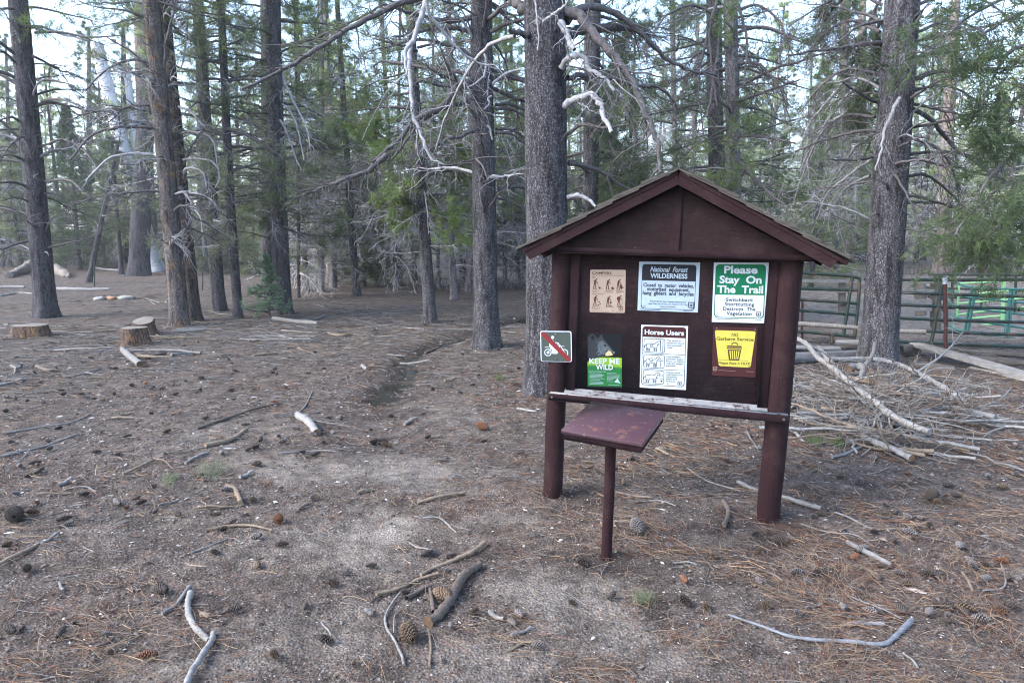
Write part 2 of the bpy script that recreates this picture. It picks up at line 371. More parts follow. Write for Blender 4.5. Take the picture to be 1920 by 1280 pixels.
for s, e in ((-1, el), (1, er)):
    for (y0, y1) in ((-.165, -.128), (.175, .205)):
        m = MB(); xa, xe = ap[0]+s*.001, e[0]
        n = np.array((xe-xa, roof_z(xe)-ap[1])); n /= np.linalg.norm(n); dn = np.array((-n[1], n[0]))*(-1 if n[0] > 0 else 1)
        dn = dn if dn[1] < 0 else -dn
        w = .047; a0 = np.array((xa, ap[1])); a1 = np.array((xe, roof_z(xe)))
        lo0 = np.array((xa, ap[1]-w*math.hypot(1, (sl if s < 0 else sr))))
        prism(m, [a0, a1, a1+dn*w-n*.012, lo0], y0, y1); m.build('barge_board', M_PAINT_H, kiosk, False)
    # boards of the roof with three courses of shakes above them
    m = MB(); ext = .045 if s > 0 else .0
    L = math.hypot(xe-ap[0], roof_z(xe)-ap[1])+ext; up = -dn
    def rp(d, h): return np.array((ap[0]+s*.001, ap[1]))+n*d+up*h
    prism(m, [rp(0, .001), rp(L, .001), rp(L, .019), rp(0, .019)], -.17, .215); roof = m.build('roof', M_PAINT_H, kiosk, False)
    R = rng(11+s); m = MB(); nc = 6
    for c in range(nc):
        d0 = max(0, L-(c+1)*L/nc-.10); d1 = L-c*L/nc+.012; y = -.185
        while y < .225:
            w_ = min(R.uniform(.05, .12), .236-y)
            o0, o1 = R.uniform(-.012, .012), R.uniform(-.03, .03); t = R.uniform(.012, .018)
            A = [rp(d0, .0200+o0*.05), rp(d1+o1, .030+R.uniform(0, .008)), rp(d1+o1, .031+t+R.uniform(.003, .010)), rp(d0, .0285)]
            prism(m, A, y+.001, y+w_-.002); y += w_
    m.build('shakes', M_SHAKE, roof, False)
m = MB(); prism(m, [(ap[0]-.06, ap[1]+.016-.06*sl), (ap[0], ap[1]+.024), (ap[0]+.06, ap[1]+.016-.06*sr), (ap[0]+.06, ap[1]+.026-.06*sr), (ap[0], ap[1]+.033), (ap[0]-.06, ap[1]+.026-.06*sl)], -.18, .22); m.build('ridge_cap', M_SHAKE, kiosk, False)

# ------------------------------------------------------------ signs
def text_geo(txt, bold=0.0, shear=0.0, spacing=1.0):
    cu = bpy.data.curves.new('t', 'FONT'); cu.body = txt; cu.size = 1; cu.offset = bold; cu.shear = shear; cu.space_character = spacing; cu.resolution_u = 3
    o = bpy.data.objects.new('t', cu); C.objects.link(o)
    dg = bpy.context.evaluated_depsgraph_get(); me = bpy.data.meshes.new_from_object(o.evaluated_get(dg))
    v = np.array([p.co[:2] for p in me.vertices]) if len(me.vertices) else np.zeros((0, 2)); f = [tuple(p.vertices) for p in me.polygons]
    bpy.data.objects.remove(o); bpy.data.curves.remove(cu); bpy.data.meshes.remove(me)
    return v, f
def rrect(x0, y0, x1, y1, r, n=6):
    P = []
    for cx, cy_, a in ((x1-r, y1-r, 0), (x0+r, y1-r, 90), (x0+r, y0+r, 180), (x1-r, y0+r, 270)):
        for k in range(n+1):
            t = math.radians(a+90*k/n); P.append((cx+r*math.cos(t), cy_+r*math.sin(t)))
    return P
class Sign:                            # local frame: x right, y up, z out of the face; design units u,v in 0..1 of the width, v down
    def __init__(s, name, label, parent_mat, corners, y, mat, rad=.004, thick=.003, cat='sign', K=K):
        q = [K(u, v, y) for u, v in corners]; q = np.array(q)
        s.w = (np.linalg.norm(q[1]-q[0])+np.linalg.norm(q[2]-q[3]))/2; s.h = (np.linalg.norm(q[3]-q[0])+np.linalg.norm(q[2]-q[1]))/2
        c = q.mean(0); d = (q[1]-q[0]+q[2]-q[3]); ang = math.atan2(d[1], d[0])
        M = parent_mat @ Matrix.Translation((c[0], y, c[1])) @ Matrix.Rotation(-ang, 4, 'Y') @ Matrix.Rotation(math.pi/2, 4, 'X')
        s.o = thing(name, label, cat, M.translation, M.to_quaternion()); s.layer = 0; s.lev = 0
        m = MB(); P = rrect(-s.w/2, -s.h/2, s.w/2, s.h/2, rad)
        m.ngon([(x, y_, 0) for x, y_ in P]); m.ngon([(x, y_, -thick) for x, y_ in P][::-1]); n = len(P)
        for i in range(n):
            j = (i+1) % n; m.ngon([(*P[i], -thick), (*P[j], -thick), (*P[j], 0), (*P[i], 0)])
        m.build('plate', mat, s.o, False)
        s.v2 = s.h/s.w
    def p(s, x, y): return (x-.5)*s.w, s.h/2-y*s.w
    def begin(s): s.m = MB(); s.lev += 1; s.sub = 0; return s
    def z(s): s.sub += 1; return s.lev*.0005+s.sub*.000004
    def poly(s, pts):
        z = s.z(); s.m.ngon([(*s.p(*q), z) for q in pts][::-1]); return s
    def rr(s, x0, y0, x1, y1, r): return s.poly([(x, y) for x, y in rrect(x0, y0, x1, y1, r)][::1])
    def disc(s, x, y, r, n=18, ry=None): return s.poly([(x+r*math.cos(t), y+(ry or r)*math.sin(t)) for t in np.linspace(0, 2*math.pi, n, endpoint=False)])
    def stroke(s, pts, w, closed=False):
        P = np.array(pts, float); n = len(P); z = s.z()
        if closed: T = np.roll(P, -1, 0)-np.roll(P, 1, 0)
        else: T = np.gradient(P, axis=0)
        T /= np.linalg.norm(T, axis=1)[:, None]+1e-9; N = np.c_[-T[:, 1], T[:, 0]]*w/2
        A = np.array([(*s.p(*q), z) for q in P+N]); B_ = np.array([(*s.p(*q), z) for q in P-N])
        idx = range(n if closed else n-1)
        s.m.add(np.vstack([A, B_]), [(i, n+i, n+(i+1) % n, (i+1) % n) for i in idx]); return s
    def ring(s, x, y, r, w, a0=0, a1=360, n=28):
        return s.stroke([(x+r*math.cos(math.radians(t)), y-r*math.sin(math.radians(t))) for t in np.linspace(a0, a1, n+1)][:n if a1-a0 == 360 else None], w, a1-a0 == 360)
    def text(s, txt, cx, y, h, fit=None, bold=.004, align='c', shear=0, sp_=1.0):   # y: baseline, h: cap height
        v, f = text_geo(txt, bold*.38, shear, sp_)
        if not len(v): return s
        k = h/.70; x0, x1 = v[:, 0].min(), v[:, 0].max(); kx = k if fit is None else fit/(x1-x0)
        X = (v[:, 0]-x0)*kx; W = (x1-x0)*kx; X += {'c': cx-W/2, 'l': cx, 'r': cx-W}[align]; z = s.z()
        V = np.array([(*s.p(a, y-b*k), z) for a, b in zip(X, v[:, 1])])
        base = s.m.n; s.m.v.append(V); s.m.n += len(V)
        for q in f: s.m.ng.append((np.array(q)+base, 0))
        return s
    def end(s, name, mat): s.m.build(name, mat, s.o, False); return s
    def shield(s, x, y, w):            # forest shield emblem outline with tree
        P = [(-.5, -.42), (-.42, -.5), (-.15, -.46), (0, -.5), (.15, -.46), (.42, -.5), (.5, -.42), (.44, -.15), (.5, .2), (.42, .42), (.15, .46), (0, .56), (-.15, .46), (-.42, .42), (-.5, .2), (-.44, -.15)]
        s.stroke([(x+a*w, y+b*w) for a, b in P], w*.07, True)
        s.stroke([(x+a*w*.8, y+b*w*.8) for a, b in P], w*.05, True)
        s.poly([(x, y-.28*w), (x+.13*w, y-.02*w), (x+.06*w, y-.02*w), (x+.18*w, y+.18*w), (x+.03*w, y+.18*w), (x+.03*w, y+.3*w), (x-.03*w, y+.3*w), (x-.03*w, y+.18*w), (x-.18*w, y+.18*w), (x-.06*w, y-.02*w), (x-.13*w, y-.02*w)])
        s.text('U', x-.27*w, y+.1*w, .2*w, bold=.03); s.text('S', x+.27*w, y+.1*w, .2*w, bold=.03); return s
    def recycle(s, x, y, r):
        for k in range(3):
            a = math.radians(90+120*k); b = math.radians(90+120*(k+.68))
            s.stroke([(x+r*math.cos(a), y-r*math.sin(a)), (x+r*math.cos(b), y-r*math.sin(b))], r*.35)
        return s
    def lines(s, x0, y0, widths, dy, th):
        for k, w in enumerate(widths): s.stroke([(x0, y0+k*dy), (x0+w, y0+k*dy)], th)
        return s
def ink(name, c, rough=.45): return plain(name, c, .65, .12)
I_WHITE, I_PALE, I_BLACK, I_GREEN = ink('sign_white', (.36, .41, .46)), ink('sign_pale', (.25, .315, .385)), ink('sign_black', (.012, .013, .018)), ink('sign_green', (.004, .10, .045))
I_TAN, I_BROWN, I_YEL, I_MAR = ink('sign_tan', (.25, .20, .165)), ink('sign_brown', (.055, .018, .016)), ink('sign_yellow', (.35, .325, .06)), ink('sign_maroon', (.036, .011, .012))
I_GREY, I_RED = ink('sign_grey', (.042, .055, .050)), ink('sign_red', (.14, .018, .02)); I_LIME, I_DKGREEN = ink('poster_lime', (.13, .26, .02)), ink('poster_green', (.010, .095, .024))
I_NIGHT, I_FUR, I_FURL, I_MUZ = ink('poster_black', (.004, .005, .007)), ink('poster_fur', (.018, .022, .027)), ink('poster_fur_light', (.10, .125, .145)), ink('poster_muzzle', (.40, .31, .17))
PY = -.0125
# --- campers
S = Sign('camper_rules_sign', 'tan rules sign headed CAMPERS with six small brown figures', KM, [(1107.5,505.4),(1174.2,506),(1171,586.9),(1104.8,585.2)], PY, I_TAN, .008)
S.begin().text('CAMPERS', .055, .125, .065, .55, .06, 'l').text('PLEASE OBSERVE THE FOLLOWING RULES', .055, .172, .026, .88, .01, 'l').text('FIRE', .055, .235, .034, None, .02, 'l').text('SANITATION', .055, .70, .034, .35, .02, 'l').text('THANKS', .055, 1.115, .036, .23, .02, 'l')
def figure(S, x, y, k, tool, pack=False, crouch=0):
    S.disc(x+.085*k, y-.235*k, .036*k)
    S.poly([(x+a*k, y+b*k) for a, b in [(-.06, -.02), (-.02, -.20), (.03, -.225), (.07, -.17), (.05, -.10), (.04, -.01), (.02, .04), (-.05, .04)]])
    S.poly([(x+a*k, y+b*k) for a, b in [(-.05, .02), (-.01, .03), (-.03, .13), (-.045, .24), (-.005, .25), (-.005, .27), (-.085, .27), (-.08, .14)]])
    S.poly([(x+a*k, y+b*k) for a, b in [(0, .02), (.045, .01), (.06, .12), (.075, .24), (.11, .25), (.11, .27), (.035, .27), (.02, .13)]])
    S.stroke([(x+a*k, y+b*k) for a, b in [(.03, -.18), (.10, -.08), (.145, -.03)]], .035*k)
    if tool == 0: S.stroke([(x-.10*k, y-.17*k), (x+.1*k, y-.05*k), (x+.22*k, y+.18*k)], .015*k).poly([(x+a*k, y+b*k) for a, b in [(.17, .20), (.24, .14), (.31, .2), (.24, .25)]]).stroke([(x+.2*k, y+.26*k), (x+.42*k, y+.26*k)], .012*k).stroke([(x+.28*k, y+.14*k), (x+.42*k, y+.13*k)], .01*k)
    if tool == 1: S.poly([(x+a*k, y+b*k) for a, b in [(.13, .13), (.2, .17), (.23, .08), (.27, .17), (.36, .15), (.31, .2), (.35, .26), (.26, .24), (.2, .27), (.2, .22)]])
    if tool == 2: S.poly([(x+a*k, y+b*k) for a, b in [(.1, -.02), (.17, 0), (.2, .1), (.28, .17), (.2, .18), (.17, .24), (.1, .2), (.08, .1)]])
    if tool == 3: S.stroke([(x-.1*k, y-.14*k), (x+.15*k, y+.02*k), (x+.22*k, y+.1*k)], .015*k).poly([(x+a*k, y+b*k) for a, b in [(.16, .1), (.22, .03), (.27, .1)]]).stroke([(x+.1*k, y+.27*k), (x+.3*k, y+.15*k)], .03*k)
    if tool == 4: S.disc(x+.14*k, y+.06*k, .05*k).stroke([(x+.14*k, y+.1*k), (x+.14*k, y+.2*k)], .03*k).disc(x+.13*k, y+.25*k, .025*k).disc(x+.2*k, y+.25*k, .025*k)
    if tool == 5: S.poly([(x+a*k, y+b*k) for a, b in [(-.12, -.14), (-.03, -.22), (0, -.1), (-.09, 0)]]).stroke([(x+.15*k, y-.03*k), (x+.2*k, y+.06*k), (x+.1*k, y+.27*k)], .012*k)
for k, (x, y) in enumerate([(.14, .40), (.50, .41), (.80, .41), (.15, .87), (.52, .88), (.83, .86)]): figure(S, x, y, .56, k, k == 5)
S.lines(.06, .585, [.21, .15, .18], .026, .008).lines(.42, .585, [.26, .2, .24], .026, .008).lines(.74, .585, [.2, .22, .14], .026, .008).lines(.06, 1.035, [.24, .1], .024, .008).lines(.42, 1.04, [.26], .024, .008).lines(.76, 1.04, [.17], .024, .008)
S.lines(.04, 1.175, [.5], .02, .009).lines(.74, 1.19, [.2], .02, .009).recycle(.66, 1.155, .022).shield(.88, 1.08, .12).end('print', I_BROWN)
# --- wilderness
S = Sign('wilderness_sign', 'pale blue-white National Forest WILDERNESS sign with a black heading', KM, [(1199.2,490),(1313.8,492.5),(1307.5,585.6),(1194.4,582)], PY, I_PALE, .001)
S.begin().rr(.055, .04, .945, .795, .05).end('border', I_BLACK)
S.begin().poly([(.063, .315)]+[(.063, .70)]+[(x, y) for x, y in [(.068, .745), (.085, .775), (.115, .787), (.885, .787), (.915, .775), (.932, .745), (.937, .70), (.937, .315)]]).end('field', I_PALE)
S.begin().text('National  Forest', .5, .165, .085, .62, .06, shear=.35).text('WILDERNESS', .5, .27, .078, .61, .085).end('heading', I_PALE)
S.begin().text('Closed  to  motor  vehicles,', .5, .42, .062, .83, .06).text('motorized  equipment,', .5, .487, .062, .70, .06).text('hang  gliders  and  bicycles', .5, .555, .062, .84, .06)
S.text('Area behind this sign is managed and protected', .5, .675, .026, .59, .006).text('under Public Law (16 U.S.C. 551, 16 U.S.C. 1131-1136)', .5, .718, .026, .64, .006).text('Violations Punishable', .5, .762, .026, .26, .006).shield(.885, .71, .10).recycle(.115, .757, .016).lines(.04, .81, [.35], .02, .006).lines(.76, .81, [.17], .02, .006).end('print', I_BLACK)
# --- stay on the trail
S = Sign('trail_sign', 'green and white sign reading Please Stay On The Trail', KM, [(1340.2,492),(1443.3,492.5),(1434.6,606),(1333,603.5)], PY, I_WHITE, .001)
S.begin().rr(.035, .035, .955, 1.07, .075).end('border', I_GREEN)
S.begin().poly([(.05, .62), (.05, .98), (.06, 1.02), (.085, 1.05), (.12, 1.057), (.87, 1.057), (.905, 1.05), (.93, 1.02), (.94, .98), (.94, .62)]).end('field', I_WHITE)
S.begin().text('Please', .5, .205, .14, .61, .085).text('Stay  On', .5, .395, .14, .77, .085).text('The  Trail', .5, .582, .14, .84, .085).end('heading', I_WHITE)
S.begin().text('Switchback', .5, .745, .065, .50, .045, sp_=1.1).text('Shortcutting', .5, .83, .065, .54, .045, sp_=1.1).text('Destroys  The', .5, .92, .065, .59, .045, sp_=1.1).text('Vegetation', .5, 1.01, .065, .46, .045, sp_=1.1).shield(.855, .985, .09).recycle(.10, 1.02, .018).lines(.05, 1.088, [.45], .02, .006).lines(.8, 1.09, [.12], .02, .006).end('print', I_BLACK)
# --- bear poster
S = Sign('bear_poster', 'KEEP ME WILD poster with a black bear head above green grass', KM, [(1102.7,624.4),(1168.3,625.2),(1163.5,728.3),(1100.2,726.5)], PY, I_NIGHT, .001, .002, 'poster')
gr = rng(8); top = [(x, .78-.10*max(0, x-.3)+gr.uniform(-.02, .02)) for x in np.linspace(1, 0, 40)]
S.begin().poly([(0, 1.55), (1, 1.55)]+[(min(1, max(0, x)), .70+.22*max(0, .35-x)*3*.6+gr.uniform(-.012, .012)) for x in np.linspace(1, 0, 30)]).end('bright_grass', I_LIME)
P = [(0, 1.555), (1, 1.555)]; 
for k, x in enumerate(np.linspace(1, 0, 60)): P.append((x, (.99 if k % 2 else .93+gr.uniform(-.03, .03))-.03*math.sin(x*5)))
S.begin().poly(P).end('dark_grass', I_DKGREEN)
S.begin().poly([(.02, .70), (.02, .12), (.09, .06), (.13, .0+.02), (.20, .02), (.25, .09), (.30, .14), (.36, .10), (.40, .03), (.44, .02), (.46, .12), (.52, .2), (.60, .29), (.68, .40), (.76, .50), (.80, .56), (.78, .62), (.70, .66), (.60, .67), (.5, .67), (.38, .70), (.2, .74)]).end('bear_head', I_FUR)
S.begin().poly([(.36, .24), (.44, .20), (.52, .27), (.60, .35), (.68, .44), (.75, .52), (.70, .56), (.60, .50), (.52, .56), (.40, .62), (.32, .52), (.30, .36)]).end('cheek', ink('poster_fur_mid', (.05, .062, .073)))
S.begin()
fr = rng(9)
for k in range(150):
    x, y = fr.uniform(.27, .70), fr.uniform(.14, .64)
    if y > .14+(x-.28)*.85 and y < .64-(.70-x)*.02: a = math.atan2(1, .8)+fr.normal(0, .35); l = fr.uniform(.03, .06); S.stroke([(x, y), (x+l*math.cos(a)*.6, y+l*math.sin(a))], .007)
S.disc(.775, .555, .028).end('bear_fur', I_FURL)
S.begin().poly([(.53, .60), (.58, .54), (.63, .50), (.69, .53), (.73, .59), (.74, .63), (.68, .655), (.58, .665), (.52, .645)]).end('muzzle', I_MUZ)
S.begin().stroke([(.48, .35), (.53, .33), (.57, .36)], .02).disc(.53, .36, .02).stroke([(.53, .635), (.62, .655), (.72, .64)], .012).poly([(.10, .12), (.15, .06), (.2, .08), (.22, .16), (.16, .2)]).end('features', I_NIGHT)
S.begin().text('KEEP ME', .5, .885, .15, .88, .06).text('WILD', .5, 1.06, .15, .50, .06).end('heading', I_WHITE)
S.begin().text('Guard Your Food and Trash', .04, 1.135, .035, .50, .015, 'l').lines(.06, 1.18, [.36, .42, .40, .38, .44, .3], .037, .009).lines(.06, 1.42, [.38, .42, .4], .037, .009).lines(.57, 1.16, [.28, .38, .38, .36, .38, .2, .16, .18], .035, .007).poly([(.78, 1.42), (.88, 1.30), (.93, 1.40), (1-.03, 1.45), (.9, 1.44)]).lines(.6, 1.50, [.33], .03, .007).end('print', I_PALE)
# --- horse users
S = Sign('horse_users_sign', 'tall white Horse Users sign with three drawings of horses, lower centre of the notice board', KM, [(1203.8,608.5),(1291.7,611.7),(1284.6,730.6),(1197.9,726.3)], PY, I_WHITE, .001)
S.begin().rr(.03, .03, .965, 1.34, .07).end('border', I_MAR)
S.begin().poly([(.042, .265), (.042, 1.26), (.055, 1.30), (.08, 1.322), (.11, 1.328), (.885, 1.328), (.915, 1.322), (.94, 1.3), (.953, 1.26), (.953, .265)]).end('field', I_WHITE)
S.begin().text('Horse Users', .5, .205, .105, .84, .08).end('heading', I_WHITE)
def horse(S, x, y, k, pack):
    q = lambda L: [(x+a*k, y+b*k) for a, b in L]
    S.stroke(q([(-.40, .02), (-.36, -.09), (-.22, -.12), (-.05, -.10), (.10, -.11), (.20, -.20), (.30, -.27), (.37, -.26), (.44, -.15), (.40, -.11), (.33, -.16), (.26, -.06), (.22, .05), (.21, .33), (.17, .33), (.16, .12), (.09, .08), (.10, .33), (.06, .33), (.03, .09), (-.16, .10), (-.19, .20), (-.21, .33), (-.25, .33), (-.24, .18), (-.30, .12), (-.33, .33), (-.37, .33), (-.36, .08)]), .014*k*2, True)
    S.stroke(q([(-.40, -.02), (-.48, .02), (-.50, .16)]), .03*k)
    if pack: S.stroke(q([(-.18, -.12), (-.16, .02), (-.04, .04), (0, -.11)]), .022*k).stroke(q([(-.12, -.2), (-.02, -.19)]), .02*k).stroke(q([(-.16, -.02), (-.02, -.02)]), .02*k)
S.begin()
for k, (y0, y1) in enumerate([(.30, .60), (.655, .945), (1.005, 1.30)]):
    P = rrect(.07, y0, .52, y1, .04, 4); S.stroke(P, .010, True); horse(S, .27, (y0+y1)/2+.0, .38, k < 2)
for y in (.63, .975): S.stroke([(.035, y), (.96, y)], .008)
S.stroke([(.43, .31), (.43, .58)], .01).stroke([(.48, .31), (.48, .59)], .01).stroke([(.36, .42), (.43, .45)], .007).stroke([(.38, .78), (.50, .78)], .008).stroke([(.44, .78), (.44, .92)], .008).stroke([(.36, 1.17), (.51, 1.19)], .007).stroke([(.42, 1.14), (.44, 1.08), (.46, 1.14), (.48, 1.07), (.5, 1.14)], .008).disc(.47, 1.235, .02)
for k, (y, L) in enumerate([(.345, ['Tie stock to', 'trees for short', 'rest periods', 'only.']), (.70, ['Use hobbles,', 'pickets, high-', 'lines, or hitch', 'rails for longer', 'periods.']), (1.045, ['Locate stock', 'well away from', 'campsites,', 'lakes and', 'streams.'])]):
    for j, t in enumerate(L): S.text(t, .565, y+j*.049, .033, min(.36, .026*len(t)), .028, 'l')
S.shield(.86, 1.265, .085).recycle(.61, 1.285, .018).lines(.04, 1.352, [.3], .02, .005).lines(.8, 1.352, [.13], .02, .005).end('print', I_BLACK)
# --- no garbage service
S = Sign('garbage_sign', 'maroon sign with a yellow panel reading NO Garbage Service, Please Pack it OUT!', KM, [(1339.2,611.9),(1422.9,615.4),(1414.2,706.7),(1332.5,704)], PY, I_MAR, .002)
S.begin().poly([(.045, .10), (.055, .085), (.08, .08), (.92, .08), (.945, .085), (.96, .115), (.955, .16), (.885, .90), (.865, .935), (.83, .95), (.20, .945), (.165, .93), (.15, .9), (.045, .16)]).end('field', I_YEL)
S.begin().text('NO', .5, .215, .075, .15, .05).text('Garbage Service', .5, .315, .075, .84, .05).text('Please Pack it OUT!', .51, .89, .055, .72, .06)
S.ring(.5, .435, .07, .022, 10, 170, 14).poly([(.335, .44), (.655, .44), (.665, .475), (.325, .475)]).poly([(.325, .488), (.665, .488), (.67, .515), (.32, .515)]).stroke([(.14, .79), (.82, .79)], .006)
S.poly([(.345, .535), (.655, .535), (.615, .79), (.385, .79)])
S.recycle(.84, .92, .02).lines(.22, .925, [.09], .02, .008).end('print', I_BROWN)
S.begin()
for k in range(5):
    a = .385+k*.052; b = .415+k*.039; S.poly([(a, .56), (a+.028, .56), (b+.020, .765), (b, .765)])
S.end('bin_slots', I_YEL)
S.begin().lines(.16, 1.045, [.38], .02, .007).lines(.78, 1.045, [.18], .02, .007).shield(.075, 1.015, .095).end('small_print', I_TAN)
for px in ((1344, 615), (1416, 618)):
    m = MB(); x, z = K(*px, PY); M4 = S.o.matrix_basis.inverted() @ KM; p = M4 @ Vector((x, PY-.001, z)); m.tubes([[(p.x, p.y, .0), (p.x, p.y, .0025)]], [[.004, .003]], 8); m.ngon([(p.x+.003*math.cos(t), p.y+.003*math.sin(t), .0026) for t in np.linspace(0, 6.28, 8, endpoint=False)]); m.build('screw', M_STEEL, S.o)
# --- no motorcycles, screwed on the post
S = Sign('motorcycle_sign', 'small square grey sign, white motorcycle rider struck out in red', KM, [(1013.2,620.3),(1072.2,620.5),(1071.6,678.9),(1013.4,677.3)], -.066, I_WHITE, .012)
S.begin().rr(.03, .03, .97, .96, .06).end('field', I_GREY)
S.begin()
S.ring(.24, .68, .105, .028).disc(.24, .68, .045).ring(.77, .68, .105, .028).disc(.77, .68, .03).stroke([(.24, .68), (.36, .52)], .02).stroke([(.25, .68), (.34, .70)], .015)
S.poly([(.28, .48), (.40, .46), (.52, .52), (.60, .44), (.64, .48), (.58, .62), (.54, .72), (.38, .72), (.36, .58), (.3, .52)]).stroke([(.14, .53), (.2, .50), (.28, .52)], .018).stroke([(.63, .44), (.7, .55), (.77, .68)], .03).stroke([(.66, .5), (.72, .46), (.78, .49)], .014)
S.disc(.40, .20, .052).poly([(.33, .26), (.40, .28), (.45, .40), (.40, .48), (.29, .48), (.28, .36)]).stroke([(.43, .40), (.50, .36), (.58, .38), (.62, .46)], .03).stroke([(.40, .30), (.50, .42), (.58, .42)], .03).end('rider_emblem', I_WHITE)
S.begin().poly([(.03, .06), (.06, .03), (.14, .03), (.97, .86), (.97, .92), (.93, .96), (.87, .96), (.03, .13)]).end('red_bar', I_RED)
for y in (.10, .875):
    m = MB(); p = S.p(.49, y); m.tubes([[(*p, .001), (*p, .0045)]], [[.0055, .004]], 10); m.ngon([(p[0]+.004*math.cos(t), p[1]+.004*math.sin(t), .0046) for t in np.linspace(0, 6.28, 10, endpoint=False)]); m.build('bolt', M_STEEL, S.o)

# ------------------------------------------------------------ sloping desk on a pipe
PX = [(1109, 752), (1248, 770), (1205.8, 832), (1051.5, 803)]
def desk_proj(q):
    x, y, z, yw, pi, ro, w, d = q
    R = Matrix.Rotation(yw, 3, 'Z') @ Matrix.Rotation(ro, 3, 'Y') @ Matrix.Rotation(pi, 3, 'X')
    out = []
    for a, b in ((-1, 1), (1, 1), (1, -1), (-1, -1)):
        p = R @ Vector((a*w/2, b*d/2, 0)) + Vector((x, y, z-CAM_H)); f = p.y*cp-p.z*sp; uu = p.y*sp+p.z*cp
        out += [960+FPX*p.x/f, 640-FPX*uu/f]
    return np.array(out)
pb = flat(1137, 1052); tgt = np.array(PX, float).ravel()
q = np.array([pb[0]+.0, pb[1]+.02, .66, yaw, .2, 0., .40, .30]); pri = q.copy(); wt = np.array([400, 400, 10, 60, 60, 300, 30, 30.])
for it in range(60):
    r = np.r_[desk_proj(q)-tgt, (q-pri)*wt*.12]; J = np.array([np.r_[(desk_proj(q+1e-4*e)-desk_proj(q))/1e-4, e*wt*.12] for e in np.eye(8)]).T
    q = q-.6*np.linalg.lstsq(J, r, rcond=None)[0]
print('desk', q, np.abs(desk_proj(q)-tgt).max())
DM = Matrix.Translation(q[:3]) @ (Matrix.Rotation(q[3], 4, 'Z') @ Matrix.Rotation(q[5], 4, 'Y') @ Matrix.Rotation(q[4], 4, 'X'))
desk = thing('register_desk', 'small maroon sloping wooden desk on a steel pipe in front of the notice board', 'desk', (pb[0], pb[1], 0))
B = NB('maroon_desk_paint', .5, .4); co = B.coord('Object'); nz = B.noise(co, 9, 6, .7)
base = B.mix(B.noise(co, 2.5, 4), (.042, .016, .021), (.068, .030, .038)); rustm = B.ramp(B.noise(co, 14, 7, .75), [(.57, (0, 0, 0)), (.63, (1, 1, 1))])
base = B.mix(B.math('MULTIPLY', rustm, .8), base, (.15, .065, .035)); flk = B.ramp(B.noise(co, 70, 2), [(.70, (0, 0, 0)), (.74, (1, 1, 1))]); base = B.mix(flk, base, (.30, .27, .26)); base = B.mix(B.math('MULTIPLY', B.ramp(B.noise(co, 5, 5, .7), [(.62, (0, 0, 0)), (.7, (1, 1, 1))]), .6), base, (.19, .17, .09))
B.col(base); B.bump(nz, .25, .003); M_DESK = B.mat
Dl = Matrix.Translation((-pb[0], -pb[1], 0)) @ DM; w, d = q[6], q[7]
m = MB(); m.box((-w/2, -d/2, -.022), (w/2, d/2, 0), M=Dl, bev=.004); m.build('lid', M_DESK, desk)
m = MB(); m.box((-w/2+.012, -d/2+.012, -.055), (w/2-.008, d/2-.01, -.0225), M=Dl, bev=.003); m.build('box', M_PAINT_H, desk)
tp = Dl @ Vector((.0, -.01, -.056)); tx = at_depth(1145, 840, float(DM.translation.y))-np.array((pb[0], pb[1], 0))
m = MB(); m.tubes([[(0, 0, -.15), (0, 0, .1), (tx[0]*.6, 0, .35), (tx[0], tp.y*.5, tp.z+.02)]], [[.026]*4], 20); m.build('pipe_leg', M_PAINT, desk)
m = MB(); m.box((tx[0]-.07, tp.y*.5-.07, tp.z-.012), (tx[0]+.07, tp.y*.5+.07, tp.z-.004)); m.build('flange', M_PAINT, desk)

